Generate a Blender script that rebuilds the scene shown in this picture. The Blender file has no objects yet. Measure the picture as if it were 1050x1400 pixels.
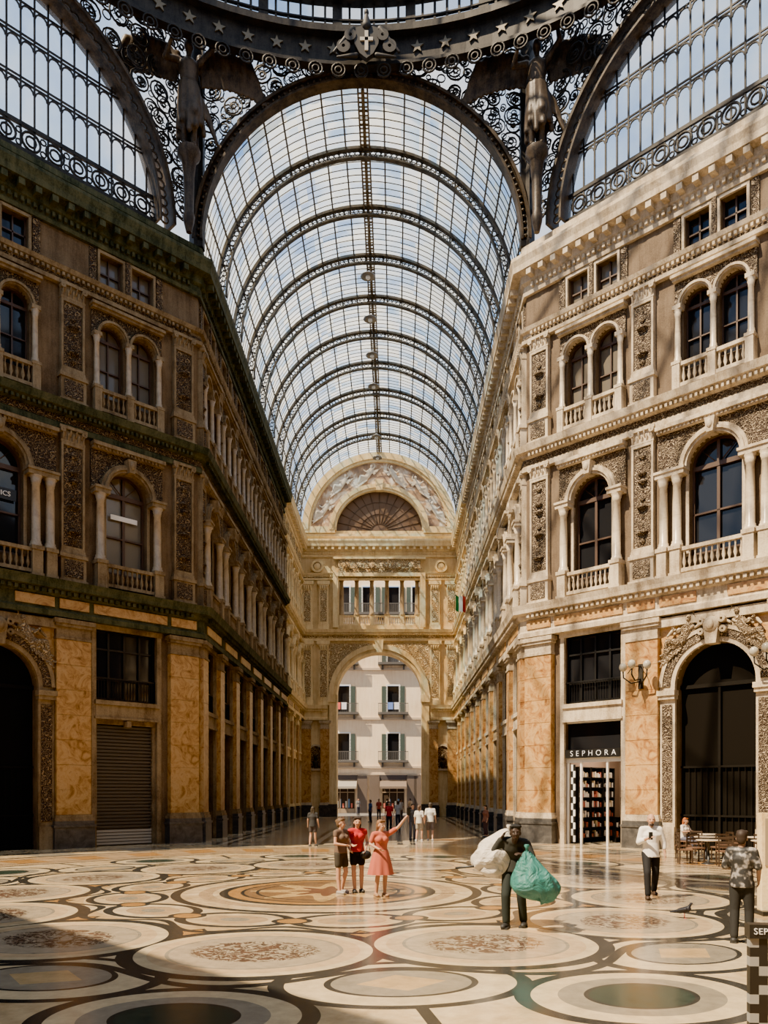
import bpy, math, random
from mathutils import Vector, Matrix, noise
random.seed(3)
scn=bpy.context.scene
coll=scn.collection
pi=math.pi
V=Vector
# ------------------------------------------------------------------ mesh builder
class MB:
    def __init__(s): s.v=[];s.f=[];s.m=[];s.s=[]
    def add(s,vs,fs,m=0,sm=False):
        b=len(s.v); s.v+= [tuple(p) for p in vs]
        for f in fs: s.f.append(tuple(b+i for i in f)); s.m.append(m); s.s.append(sm)
        return s
    def box(s,x0,x1,y0,y1,z0,z1,m=0):
        vs=[(x0,y0,z0),(x1,y0,z0),(x1,y1,z0),(x0,y1,z0),(x0,y0,z1),(x1,y0,z1),(x1,y1,z1),(x0,y1,z1)]
        return s.add(vs,[(0,3,2,1),(4,5,6,7),(0,1,5,4),(1,2,6,5),(2,3,7,6),(3,0,4,7)],m)
    def obox(s,P,d,n,u0,u1,o0,o1,z0,z1,m=0):
        c=lambda u,o,z:(P[0]+d[0]*u+n[0]*o,P[1]+d[1]*u+n[1]*o,z)
        vs=[c(u0,o0,z0),c(u1,o0,z0),c(u1,o1,z0),c(u0,o1,z0),c(u0,o0,z1),c(u1,o0,z1),c(u1,o1,z1),c(u0,o1,z1)]
        return s.add(vs,[(0,1,2,3),(4,7,6,5),(0,4,5,1),(1,5,6,2),(2,6,7,3),(3,7,4,0)],m)
    def prism(s,poly,y0,y1,m=0):
        n=len(poly); vs=[(x,y0,z) for x,z in poly]+[(x,y1,z) for x,z in poly]
        fs=[tuple(range(n)),tuple(range(2*n-1,n-1,-1))]+[(i,i+n,(i+1)%n+n,(i+1)%n) for i in range(n)]
        return s.add(vs,fs,m)
    def arc(s,cx,cz,r0,r1,y0,y1,a0=0,a1=pi,n=20,m=0,sz=1.0):
        vs=[]
        for i in range(n+1):
            a=a0+(a1-a0)*i/n; c,q=math.cos(a),math.sin(a)*sz
            vs+=[(cx+r0*c,y0,cz+r0*q),(cx+r1*c,y0,cz+r1*q),(cx+r1*c,y1,cz+r1*q),(cx+r0*c,y1,cz+r0*q)]
        fs=[]
        for i in range(n):
            b=4*i
            for j in range(4): fs.append((b+j,b+(j+1)%4,b+4+(j+1)%4,b+4+j))
        fs+=[(0,1,2,3),(4*n+3,4*n+2,4*n+1,4*n)]
        return s.add(vs,fs,m)
    def lathe(s,cx,cy,prof,n=12,m=0,sm=True):
        vs=[];fs=[]
        for r,z in prof:
            for i in range(n):
                a=2*pi*i/n; vs.append((cx+r*math.cos(a),cy+r*math.sin(a),z))
        for j in range(len(prof)-1):
            for i in range(n):
                fs.append((j*n+i,j*n+(i+1)%n,(j+1)*n+(i+1)%n,(j+1)*n+i))
        s.add(vs,fs,m,sm)
        k=len(prof)-1
        s.add(vs[:n],[tuple(range(n-1,-1,-1))],m); s.add(vs[k*n:],[tuple(range(n))],m)
        return s
    def frus(s,p0,p1,rx0,ry0,rx1,ry1,n=20):
        vs=[(p0[0]+rx0*math.cos(2*pi*i/n),p0[1]+ry0*math.sin(2*pi*i/n),p0[2]) for i in range(n)]+[(p1[0]+rx1*math.cos(2*pi*i/n),p1[1]+ry1*math.sin(2*pi*i/n),p1[2]) for i in range(n)]
        fs=[(i,(i+1)%n,n+(i+1)%n,n+i) for i in range(n)]+[tuple(range(n-1,-1,-1)),tuple(range(n,2*n))]
        return s.add(vs,fs,0,True)
    def tube(s,pts,r,n=5,closed=False,m=0):
        pts=[V(p) for p in pts]; N=len(pts); vs=[];fs=[]
        for i,p in enumerate(pts):
            if closed: t=pts[(i+1)%N]-pts[i-1]
            else: t=pts[min(i+1,N-1)]-pts[max(i-1,0)]
            t.normalize()
            up=V((0.02,1,0.03)) if abs(t.y)<.9 else V((0,0,1))
            a=t.cross(up).normalized(); b=t.cross(a)
            for j in range(n):
                q=2*pi*j/n+pi/n; vs.append(p+a*(r*math.cos(q))+b*(r*math.sin(q)))
        for i in range(N if closed else N-1):
            k=(i+1)%N
            for j in range(n): fs.append((i*n+j,i*n+(j+1)%n,k*n+(j+1)%n,k*n+j))
        if not closed: fs+=[tuple(range(n-1,-1,-1)),tuple(range((N-1)*n,N*n))]
        return s.add(vs,fs,m,True)
    def ringxz(s,cx,cz,R,y,r,n=14,k=4):
        return s.tube([(cx+R*math.cos(2*pi*i/n),y,cz+R*math.sin(2*pi*i/n)) for i in range(n)],r,k,True)
    def cap(s,p0,p1,r0,r1,side=(1,0,0),k=1.0,n=12,m=0):
        p0=V(p0);p1=V(p1); a=p1-p0
        if a.length<1e-5: a=V((0,0,1e-4)); p1=p0+a
        a.normalize(); sd=V(side); sd=sd-a*sd.dot(a)
        if sd.length<.1: sd=a.orthogonal()
        sd.normalize(); t=a.cross(sd); rings=[]
        for q in (-85,-60,-30,0): q=math.radians(q); rings.append((p0+a*(r0*math.sin(q)),r0*math.cos(q)))
        for q in (0,30,60,85): q=math.radians(q); rings.append((p1+a*(r1*math.sin(q)),r1*math.cos(q)))
        vs=[];fs=[]
        for c,r in rings:
            for i in range(n):
                q=2*pi*i/n; vs.append(c+sd*(r*k*math.cos(q))+t*(r*math.sin(q)))
        L=len(rings)
        for j in range(L-1):
            for i in range(n): fs.append((j*n+i,j*n+(i+1)%n,(j+1)*n+(i+1)%n,(j+1)*n+i))
        fs+=[tuple(range(n-1,-1,-1)),tuple(range((L-1)*n,L*n))]
        return s.add(vs,fs,m,True)
    def ell(s,c,r,n=14,m=0,fn=None):
        vs=[];fs=[];L=n//2+1
        for j in range(L+1):
            th=pi*(j+.0)/L; th=min(max(th,.03),pi-.03)
            for i in range(n):
                a=2*pi*i/n; d=V((math.sin(th)*math.cos(a),math.sin(th)*math.sin(a),-math.cos(th)))
                k=fn(d) if fn else 1
                vs.append((c[0]+r[0]*d.x*k,c[1]+r[1]*d.y*k,c[2]+r[2]*d.z*k))
        for j in range(L):
            for i in range(n): fs.append((j*n+i,j*n+(i+1)%n,(j+1)*n+(i+1)%n,(j+1)*n+i))
        fs+=[tuple(range(n-1,-1,-1)),tuple(range(L*n,(L+1)*n))]
        return s.add(vs,fs,m,True)
    def panel(s,u0,u1,z0,z1,ops,th=.5,m=0,y=0.0,n=14):
        ops=sorted(ops,key=lambda o:o[0]); xs=[u0]+[(ops[i][0]+ops[i+1][0])/2 for i in range(len(ops)-1)]+[u1]
        if not ops: return s.add([(u0,y,z0),(u1,y,z0),(u1,y,z1),(u0,y,z1)],[(0,1,2,3)],m)
        Q=lambda a,b,c,d: s.add([a,b,c,d],[(0,1,2,3)],m)
        for i,(c,hw,zb,zs,arch) in enumerate(ops):
            a,b=xs[i],xs[i+1]; l,r=c-hw,c+hw
            Q((a,y,z0),(l,y,z0),(l,y,z1),(a,y,z1)); Q((r,y,z0),(b,y,z0),(b,y,z1),(r,y,z1))
            if zb>z0+.001: Q((l,y,z0),(r,y,z0),(r,y,zb),(l,y,zb)); Q((l,y,zb),(r,y,zb),(r,y+th,zb),(l,y+th,zb))
            if arch: pts=[(c-hw*math.cos(pi*k/n),zs+hw*math.sin(pi*k/n)) for k in range(n+1)]
            else: pts=[(l,zs),(r,zs)]
            for (xa,za),(xb,zb2) in zip(pts[:-1],pts[1:]):
                Q((xa,y,za),(xb,y,zb2),(xb,y,z1),(xa,y,z1)); Q((xa,y,za),(xa,y+th,za),(xb,y+th,zb2),(xb,y,zb2))
            Q((l,y,zb),(l,y+th,zb),(l,y+th,zs),(l,y,zs)); Q((r,y,zb),(r,y,zs),(r,y+th,zs),(r,y+th,zb))
        return s
    def mesh(s,name,*mats):
        me=bpy.data.meshes.new(name); me.from_pydata(s.v,[],s.f)
        me.polygons.foreach_set('material_index',s.m); me.polygons.foreach_set('use_smooth',s.s)
        for m in mats: me.materials.append(m)
        me.update(); return me
def remesh(mb,name,mat,vox,it=3,k=1.0):
    me=mb.mesh(name+'_t',mat); o=bpy.data.objects.new('tmp',me); coll.objects.link(o)
    r=o.modifiers.new('r','REMESH'); r.mode='VOXEL'; r.voxel_size=vox; r.use_smooth_shade=True
    if it: q=o.modifiers.new('s','SMOOTH'); q.iterations=it; q.factor=.5
    dg=bpy.context.evaluated_depsgraph_get(); ev=o.evaluated_get(dg)
    out=bpy.data.meshes.new_from_object(ev); out.name=name
    bpy.data.objects.remove(o); bpy.data.meshes.remove(me)
    out.materials.clear(); out.materials.append(mat)
    out.polygons.foreach_set('use_smooth',[True]*len(out.polygons))
    if k!=1: out.transform(Matrix.Scale(k,4))
    return out
# ------------------------------------------------------------------ materials
def nm(name):
    m=bpy.data.materials.new(name); m.use_nodes=True; nt=m.node_tree; return m,nt,nt.nodes['Principled BSDF']
def setb(b,**k):
    for a,v in k.items(): b.inputs[a.replace('_',' ')].default_value=v
def ramp(nt,fac,stops):
    r=nt.nodes.new('ShaderNodeValToRGB'); e=r.color_ramp.elements
    while len(e)<len(stops): e.new(.5)
    for i,(p,c) in enumerate(stops): e[i].position=p; e[i].color=(*c,1)
    nt.links.new(fac,r.inputs[0]); return r.outputs[0]
def tex(nt,typ,scale,vec,**k):
    n=nt.nodes.new(typ); n.inputs['Scale'].default_value=scale; nt.links.new(vec,n.inputs['Vector'])
    for a,v in k.items(): n.inputs[a].default_value=v
    return n
def coord(nt,which='Object'):
    return nt.nodes.new('ShaderNodeTexCoord').outputs[which]
def bump(nt,b,h,st,dist=.02):
    u=nt.nodes.new('ShaderNodeBump'); u.inputs['Strength'].default_value=st; u.inputs['Distance'].default_value=dist
    nt.links.new(h,u.inputs['Height']); nt.links.new(u.outputs[0],b.inputs['Normal'])
def plain(name,c,rough=.6,metal=0,emit=0,spec=.5):
    m,nt,b=nm(name); setb(b,Base_Color=(*c,1),Roughness=rough,Metallic=metal)
    b.inputs['Specular IOR Level'].default_value=spec
    if emit: b.inputs['Emission Color'].default_value=(*c,1); b.inputs['Emission Strength'].default_value=emit
    return m
def stone(name,c1,c2,scale=.8,rough=.8,bs=.3):
    m,nt,b=nm(name); co=coord(nt)
    mp=nt.nodes.new('ShaderNodeVectorMath'); mp.operation='MULTIPLY'; mp.inputs[1].default_value=(3.2,3.2,.35); nt.links.new(co,mp.inputs[0])
    st=tex(nt,'ShaderNodeTexNoise',1.0,mp.outputs[0],Detail=5.0,Roughness=.7)
    n=tex(nt,'ShaderNodeTexNoise',scale,co,Detail=7.0,Roughness=.7); n2=tex(nt,'ShaderNodeTexNoise',18,co,Detail=3.0)
    a=nt.nodes.new('ShaderNodeMath'); a.operation='ADD'; nt.links.new(st.outputs[0],a.inputs[0]); nt.links.new(n.outputs[0],a.inputs[1])
    mx=nt.nodes.new('ShaderNodeMath'); mx.operation='MULTIPLY_ADD'; nt.links.new(n2.outputs[0],mx.inputs[0]); mx.inputs[1].default_value=.4; nt.links.new(a.outputs[0],mx.inputs[2])
    md=tuple((x+y)/2 for x,y in zip(c1,c2)); h=nt.nodes.new('ShaderNodeMath'); h.operation='MULTIPLY'; h.inputs[1].default_value=.5; nt.links.new(mx.outputs[0],h.inputs[0])
    nt.links.new(ramp(nt,h.outputs[0],[(.42,tuple(x*.6 for x in c1)),(.52,c1),(.62,md),(.75,c2)]),b.inputs['Base Color']); b.inputs['Roughness'].default_value=rough
    b.inputs['Specular IOR Level'].default_value=.25
    bump(nt,b,n2.outputs[0],bs,.03); return m
def carved(name,bg,fg,scale=5):
    m,nt,b=nm(name); co=coord(nt)
    d=tex(nt,'ShaderNodeTexNoise',scale*.6,co,Detail=1.0)
    ad=nt.nodes.new('ShaderNodeVectorMath'); ad.operation='MULTIPLY_ADD'; nt.links.new(d.outputs['Color'],ad.inputs[0]); ad.inputs[1].default_value=(.35,.35,.35); nt.links.new(co,ad.inputs[2])
    v=tex(nt,'ShaderNodeTexVoronoi',scale,ad.outputs[0]); 
    w=nt.nodes.new('ShaderNodeMath'); w.operation='SINE'; w2=nt.nodes.new('ShaderNodeMath'); w2.operation='MULTIPLY'; w2.inputs[1].default_value=16
    nt.links.new(v.outputs['Distance'],w2.inputs[0]); nt.links.new(w2.outputs[0],w.inputs[0])
    nt.links.new(ramp(nt,w.outputs[0],[(.1,bg),(.65,fg)]),b.inputs['Base Color']); b.inputs['Roughness'].default_value=.7
    bump(nt,b,w.outputs[0],.9,.06); return m
def marble(name,stops,scale=1.2,rough=.3):
    m,nt,b=nm(name); co=coord(nt)
    n=tex(nt,'ShaderNodeTexNoise',scale,co,Detail=8.0,Roughness=.7,Distortion=1.5)
    nt.links.new(ramp(nt,n.outputs[0],stops),b.inputs['Base Color']); b.inputs['Roughness'].default_value=rough; return m
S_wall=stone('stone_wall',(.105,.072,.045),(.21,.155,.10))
S_wallL=stone('stone_wall_shaded',(.09,.06,.033),(.195,.135,.078))  # the L copies here and below hold the left facade's shade in their colour
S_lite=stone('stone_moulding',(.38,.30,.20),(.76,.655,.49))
S_liteL=stone('stone_moulding_shaded',(.135,.093,.05),(.31,.228,.132))
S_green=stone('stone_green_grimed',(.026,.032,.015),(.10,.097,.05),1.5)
S_cream=stone('stone_cream',(.72,.53,.26),(.95,.79,.48))
S_creamw=stone('stone_cream_wall',(.62,.44,.21),(.85,.67,.38))
Carvf=carved('carved_fine',(.075,.045,.025),(.42,.325,.21),7)
CarvL=carved('carved_fine_shaded',(.05,.028,.013),(.28,.19,.095),7)
Carv=carved('carved_stone',(.13,.07,.03),(.52,.38,.21),4.5)
CarvC=carved('carved_cream',(.46,.30,.14),(.90,.72,.44),4)
def orr(name,k): 
    f=lambda c:tuple(x*k for x in c)
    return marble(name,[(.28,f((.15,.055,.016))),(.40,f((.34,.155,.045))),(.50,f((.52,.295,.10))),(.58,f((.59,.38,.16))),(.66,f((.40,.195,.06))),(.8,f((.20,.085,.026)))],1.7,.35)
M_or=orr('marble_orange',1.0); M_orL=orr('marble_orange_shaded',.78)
M_dk=marble('marble_dark',[(.3,(.03,.03,.03)),(.6,(.10,.095,.09)),(.7,(.17,.16,.145))],2)
M_col=marble('marble_column',[(.3,(.43,.34,.23)),(.55,(.70,.60,.44)),(.75,(.50,.38,.26))],2)
M_colL=marble('marble_column_shaded',[(.3,(.23,.16,.095)),(.55,(.40,.31,.20)),(.75,(.28,.18,.11))],2)
Iron=stone('dark_iron',(.012,.010,.009),(.040,.035,.028),2,.5,.1)
Truss=stone('brown_grey_iron',(.035,.033,.03),(.105,.097,.083),2,.5,.1)
Bronze=stone('bronze_frame',(.024,.018,.012),(.09,.065,.04),1.5,.5,.2)
BronzeA=stone('bronze_statue',(.026,.019,.013),(.095,.068,.043),1.5,.45,.2)
IronL=stone('grey_iron',(.075,.075,.072),(.16,.155,.145),2,.5,.1)
Pane=plain('dark_pane',(.014,.015,.018),.06); 
PaneL=plain('pane_with_curtain',(.15,.13,.10),.12)
Frame=plain('window_wood',(.07,.04,.025),.5)
Black=plain('black_paint',(.012,.012,.012),.35)
GateM=plain('gate_black',(.007,.006,.005),.7,spec=.15)
White=plain('white_paint',(.8,.8,.78),.4)
Shut=plain('shutter_metal',(.075,.068,.057),.5,.3)
WoodD=plain('dark_wood',(.045,.027,.017),.45)
Gold=plain('bronze_star',(.14,.12,.085),.45,.3)
def glassmat(name,op=.16,vault=False):
    m=bpy.data.materials.new(name); m.use_nodes=True; nt=m.node_tree; nt.nodes.clear()
    out=nt.nodes.new('ShaderNodeOutputMaterial'); tr=nt.nodes.new('ShaderNodeBsdfTransparent'); tl=nt.nodes.new('ShaderNodeBsdfTranslucent'); mx=nt.nodes.new('ShaderNodeMixShader'); gl=nt.nodes.new('ShaderNodeBsdfGlossy'); gl.inputs['Roughness'].default_value=.1; mx2=nt.nodes.new('ShaderNodeMixShader'); mx2.inputs[0].default_value=.05
    co=coord(nt); n=tex(nt,'ShaderNodeTexNoise',.35,co,Detail=5.0,Roughness=.6)
    if vault:
        sn=nt.nodes.new('ShaderNodeVectorMath'); sn.operation='SNAP'; sn.inputs[1].default_value=(.9,.448,.9); nt.links.new(co,sn.inputs[0])
        wn=nt.nodes.new('ShaderNodeTexWhiteNoise'); nt.links.new(sn.outputs[0],wn.inputs['Vector'])
        a=nt.nodes.new('ShaderNodeMath'); a.operation='MULTIPLY_ADD'; nt.links.new(wn.outputs[0],a.inputs[0]); a.inputs[1].default_value=.35; nt.links.new(n.outputs[0],a.inputs[2]); f=a.outputs[0]
        nt.links.new(ramp(nt,f,[(.45,(.40,.64,.94)),(.58,(.70,.87,1)),(.70,(1,1,1)),(.79,(1,.92,.70))]),tr.inputs[0])  # pane tints carry sky blue and warm sunlight reflections
        r=ramp(nt,f,[(.4,(.08,)*3),(.9,(.42,)*3)]); nt.links.new(r,mx.inputs[0])
    else:
        tr.inputs[0].default_value=(.94,.97,1,1); mx.inputs[0].default_value=op
    tl.inputs[0].default_value=(.80,.87,.94,1)
    L=nt.links.new; L(tr.outputs[0],mx.inputs[1]); L(tl.outputs[0],mx.inputs[2]); L(mx.outputs[0],mx2.inputs[1]); L(gl.outputs[0],mx2.inputs[2]); L(mx2.outputs[0],out.inputs[0])
    return m
GlassV=glassmat('vault_glass',vault=True); GlassL=glassmat('lunette_glass',.12)
# ------------------------------------------------------------------ objects
def tag(o,label,cat,group=None,kind=None):
    o['label']=label; o['category']=cat
    if group: o['group']=group
    if kind: o['kind']=kind
    return o
def obj(name,me,label=None,cat=None,loc=(0,0,0),rz=0,group=None,kind=None,parent=None):
    o=bpy.data.objects.new(name,me); coll.objects.link(o); o.location=loc; o.rotation_euler=(0,0,rz)
    if parent: o.parent=parent
    if cat: tag(o,label,cat,group,kind)
    elif label: o['label']=label
    return o
def inst(proto,name,loc,rz,label,cat,group=None,kind=None):
    e=obj(name,None,label,cat,loc,rz,group,kind); e.empty_display_size=.2
    for p in proto:
        obj(p[0],p[1],p[2] if len(p)>2 else None,parent=e,loc=p[3] if len(p)>3 else (0,0,0))
    return e
cnt={}
def nx(k): cnt[k]=cnt.get(k,0)+1; return '%s_%d'%(k,cnt[k])
def swapper(SW):
    cache={}
    def f(proto):
        out=[]
        for p in proto:
            me=p[1]
            if me.name not in cache:
                if any(m in SW for m in me.materials):
                    c=me.copy()
                    for i,m in enumerate(c.materials):
                        if m in SW: c.materials[i]=SW[m]
                    cache[me.name]=c
                else: cache[me.name]=me
            out.append((p[0],cache[me.name])+tuple(p[2:]))
        return out
    return f
shade_left=swapper({S_lite:S_liteL,Carvf:CarvL,M_or:M_orL,M_col:M_colL})  # left side gets the darker copies with shade put into the colour
pale=swapper({S_lite:S_cream,Carvf:CarvC,M_col:S_cream})  # cream swap paints the far nave bays as if brightly lit
YC,YF,HW=18.5,58.8,7.5
DX=12.3; LD=DX*math.sqrt(2)
Walls={'left_diagonal':(-HW-DX,YC-DX,pi/4,LD),'left_nave':(-HW,YC,pi/2,YF-YC),'far':(-HW,YF,0,15.0),'right_nave':(HW,YF,-pi/2,YF-YC),'right_diagonal':(HW,YC,-pi/4,LD)}
def wp(w,u,o=0,z=0):
    x,y,a,L=Walls[w]; c,s=math.cos(a),math.sin(a); return (x+c*u+s*o, y+s*u-c*o, z)
BW=(YF-YC)/10
cd=[3.42,LD/2,LD-3.42]; cn=[BW*(k+.5) for k in range(10)]
WT=27.0
def wallmesh(w,mat,diag):
    L=Walls[w][3]; mb=MB(); cs=cd if diag else cn
    r0=[];r1=[];r2=[];r3=[]
    for i,c in enumerate(cs):
        mid=diag and i==1
        r0.append((c,1.55,0,6.4,True) if mid else (c,1.4,0,9.1,False))
        r1.append((c,1.02 if mid else .92,11.4,14.8,True))
        for s in (-1,1):
            r2.append((c+s*.70,.56,18.7,21.15,True)); r3.append((c+s*.70,.50,23.3,24.6,False))
    mb.panel(0,L,0,10.6,r0); mb.panel(0,L,10.6,17.8,r1); mb.panel(0,L,17.8,23.2,r2); mb.panel(0,L,23.2,WT,r3)
    if not diag:
        for k,f in enumerate(mb.f):
            cx=sum(mb.v[i][0] for i in f)/len(f)
            if (w=='left_nave' and cx>7*BW) or (w=='right_nave' and cx<3*BW): mb.m[k]=1  # end bays take the cream slot, light put into the stone colour
    x,y,a,_=Walls[w]
    obj('wall_'+w,mb.mesh('wall',mat,S_creamw),'tall ornate brown stone facade with arched windows','wall',(x,y,0),a,kind='structure')
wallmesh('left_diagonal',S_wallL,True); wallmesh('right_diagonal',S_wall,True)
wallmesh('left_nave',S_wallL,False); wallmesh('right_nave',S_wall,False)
# ---- protos
def colprof(z0,z1,r):
    return [(r*1.35,z0),(r*1.35,z0+.1),(r*1.15,z0+.14),(r*1.2,z0+.2),(r,z0+.24),(r*.98,(z0+z1)/2),(r*.86,z1-.34),(r*.98,z1-.32),(r*.95,z1-.27),(r*1.2,z1-.15),(r*1.1,z1-.13),(r*1.45,z1-.04),(r*1.45,z1)]
def balus(mb,x0,x1,y,z0,z1,wid=.2):
    mb.box(x0,x1,y-.1,y+.1,z1-.14,z1); mb.box(x0,x1,y-.1,y+.1,z0,z0+.14)
    n=max(2,int((x1-x0)/wid)); h=z1-z0-.28
    for i in range(n):
        x=x0+(i+.5)*(x1-x0)/n; b=z0+.14
        mb.lathe(x,y,[(.055,b),(.03,b+.12*h),(.08,b+.35*h),(.03,b+.75*h),(.055,b+h)],6)
def P_win2(k=1.0,pane=Pane):
    hw=.92 if k==1 else 1.02; cx=1.28; zs=4.2; rout=hw+.32
    fr=MB(); y0,y1=.26,.36
    fr.arc(0,zs,hw-.09,hw,y0,y1,n=14); fr.box(-hw,-hw+.09,y0,y1,.8,zs); fr.box(hw-.09,hw,y0,y1,.8,zs)
    fr.box(-.06,.06,y0,y1,.8,zs+hw-.05); fr.box(-hw,hw,y0-.02,y1,zs-.09,zs+.09); fr.box(-hw,hw,y0,y1,.8,.95); fr.box(-hw,hw,y0,y1,2.4,2.47)
    for a in (45,135): 
        q=math.radians(a); fr.tube([(0,.3,zs),(hw*math.cos(q),.3,zs+hw*math.sin(q))],.025,4)
    pn=MB(); pn.prism([(hw,.8)]+[(hw*math.cos(pi*i/14),zs+hw*math.sin(pi*i/14)) for i in range(15)]+[(-hw,.8)],.38,.42)
    parts=[('window_frame',fr.mesh('f',Frame)),('pane',pn.mesh('p',pane))]
    xs=[-cx,cx] if k==1 else [-1.4,-1.95,1.4,1.95]
    ped=MB()
    for x in xs: ped.box(x-.2,x+.2,-.5,0,0,1.15); ped.box(x-.24,x+.24,-.54,0,1.05,1.2); ped.box(x-.24,x+.24,-.54,0,0,.15)
    parts.append(('pedestal',ped.mesh('pd',S_lite)))
    c=MB(); c.lathe(0,0,colprof(0,2.75,.17),14); cm=c.mesh('c',M_col)
    for x in xs: parts.append(('column',cm,None,(x,-.28,1.2)))
    hx=1.58 if k==1 else 2.22
    im=MB(); 
    for s in (-1,1):
        a,b=sorted((s*(hw+.02),s*hx)); im.box(a,b,-.5,0,3.95,4.2); im.box(a-.03,b+.03,-.55,0,4.12,4.22)
        a,b=sorted((s*hw,s*(hw+.12))); im.box(a,b,-.06,.1,.8,4.0)
    im.arc(0,zs,hw,hw+.1,-.3,.1,n=16); im.arc(0,zs,hw+.1,hw+.2,-.38,.05,n=16); im.arc(0,zs,hw+.2,rout,-.3,.05,n=16)
    im.prism([(-.12,zs+hw-.05),(.12,zs+hw-.05),(.2,zs+hw+.5),(-.2,zs+hw+.5)],-.55,0); im.ell((0,-.5,zs+hw+.25),(.13,.12,.2))
    parts.append(('archivolt',im.mesh('a',S_lite)))
    sp=MB(); sp.panel(-hx,hx,zs,5.78,[(0,rout-.05,zs,zs,True)],.2,y=-.14); sp.box(-hx-.02,-hx,-.14,0,zs,5.75); sp.box(hx,hx+.02,-.14,0,zs,5.75)
    parts.append(('spandrel_carving',sp.mesh('s',Carvf)))
    hd=MB(); hd.box(-hx-.02,hx+.02,-.3,0,5.78,5.9); hd.box(-hx-.04,hx+.04,-.42,0,5.9,6.05)
    for i in range(int(hx*2/.16)): hd.box(-hx+i*.16,-hx+i*.16+.08,-.36,-.3,5.8,5.9)
    parts.append(('hood_moulding',hd.mesh('h',S_lite)))
    b=MB(); w=min(abs(x) for x in xs)-.2; balus(b,-w,w,-.3,.15,1.12); parts.append(('balustrade',b.mesh('b',S_lite)))
    return parts
def P_win3():
    fr=MB();pn=MB();im=MB();cols=[-1.40,0,1.40]; zs=3.35; hw=.56
    for s in (-1,1):
        c=s*.70
        fr.arc(c,zs,hw-.06,hw,.26,.34,n=10); fr.box(c-hw,c-hw+.06,.26,.34,.9,zs); fr.box(c+hw-.06,c+hw,.26,.34,.9,zs); fr.box(c-.03,c+.03,.26,.34,.9,zs+.5); fr.box(c-hw,c+hw,.25,.34,zs-.06,zs+.06); fr.box(c-hw,c+hw,.26,.34,2.1,2.15)
        pn.prism([(c+hw,.9)]+[(c+hw*math.cos(pi*i/10),zs+hw*math.sin(pi*i/10)) for i in range(11)]+[(c-hw,.9)],.36,.4)
        im.arc(c,zs,hw,hw+.07,-.22,.1,n=12); im.arc(c,zs,hw+.05,hw+.14,-.3,.05,n=12)
    cm=MB().lathe(0,0,colprof(0,2.1,.115),12).mesh('c',M_col); ped=MB()
    parts=[('window_frame',fr.mesh('f',Frame)),('pane',pn.mesh('p',Pane))]
    for x in cols:
        parts.append(('column',cm,None,(x,-.2,1.15))); ped.box(x-.15,x+.15,-.4,0,0,1.15); ped.box(x-.18,x+.18,-.42,0,1.05,1.17); im.box(x-.17,x+.17,-.36,0,3.22,3.38)
    parts.append(('pedestal',ped.mesh('pd',S_lite))); parts.append(('archivolt',im.mesh('a',S_lite)))
    sp=MB(); sp.panel(-1.58,1.58,zs,4.38,[(-.70,.66,zs,zs,True),(.70,.66,zs,zs,True)],.15,y=-.1); parts.append(('spandrel_carving',sp.mesh('s',Carvf)))
    hd=MB(); hd.box(-1.6,1.6,-.28,0,4.36,4.46); hd.box(-1.64,1.64,-.38,0,4.46,4.58); parts.append(('hood_moulding',hd.mesh('h',S_lite)))
    b=MB(); balus(b,-1.25,-.15,-.25,.15,1.1); balus(b,.15,1.25,-.25,.15,1.1); parts.append(('balustrade',b.mesh('b',S_lite)))
    return parts
def P_win4():
    fr=MB();pn=MB();c=MB();sr=MB()
    for s in (-1,1):
        x=s*.70; h=.5
        for a,b in ((x-h,x-h+.06),(x+h-.06,x+h),(x-.03,x+.03)): fr.box(a,b,.2,.28,.1,1.4)
        fr.box(x-h,x+h,.2,.28,.72,.78); pn.box(x-h,x+h,.3,.34,.1,1.4)
        sr.box(x-h-.1,x-h,-.1,.02,.05,1.5); sr.box(x+h,x+h+.1,-.1,.02,.05,1.5); sr.box(x-h-.1,x+h+.1,-.1,.02,1.4,1.52); sr.box(x-h-.12,x+h+.12,-.16,.02,.0,.1)
    c.box(-.09,.09,-.18,0,.1,1.5)
    for s in (-1,1): c.box(s*1.5-.14,s*1.5+.14,-.08,0,.1,1.5)
    return [('window_frame',fr.mesh('f',Frame)),('pane',pn.mesh('p',Pane)),('window_surround',sr.mesh('w',S_lite)),('carved_panel',c.mesh('c',Carvf))]
def P_mezz():
    fr=MB();y0,y1=.2,.28; W=1.4;H=3.0
    fr.box(-W,W,y0,y1,0,.12); fr.box(-W,W,y0,y1,H-.14,H); fr.box(-W,W,y0,y1,2.1,2.18); fr.box(-W,W,y0,y1,.85,.9)
    for x in (-W,-.75,-.05,.65,W-.1): fr.box(x,x+.09,y0,y1,0,H)
    pn=MB().box(-W,W,.3,.34,0,H); rl=MB(); rl.box(-W,W,.05,.1,.9,.96)
    for i in range(22): rl.box(-W+.06+i*.127,-W+.08+i*.127,.06,.08,.05,.9)
    return [('window_frame',fr.mesh('f',Black)),('pane',pn.mesh('p',Pane)),('railing',rl.mesh('r',Black))]
def alt(proto):
    out=[]
    for p in proto:
        if p[0]=='pane': me=p[1].copy(); me.materials[0]=PaneL; p=(p[0],me)+tuple(p[2:])
        out.append(p)
    return out
def lint():
    m=MB(); m.box(-1.4,1.4,-.12,.4,5.35,5.95); m.box(-1.45,1.45,-.2,.0,5.9,6.08); m.box(-1.45,1.45,-.17,0,5.3,5.4)
    for s in (-1,1): m.box(s*1.47-.1,s*1.47+.1,-.1,.05,0,9.15)
    m.box(-1.6,1.6,-.14,.02,9.0,9.2)
    return m.mesh('lintel',S_lite)
LINT=lint()
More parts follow.
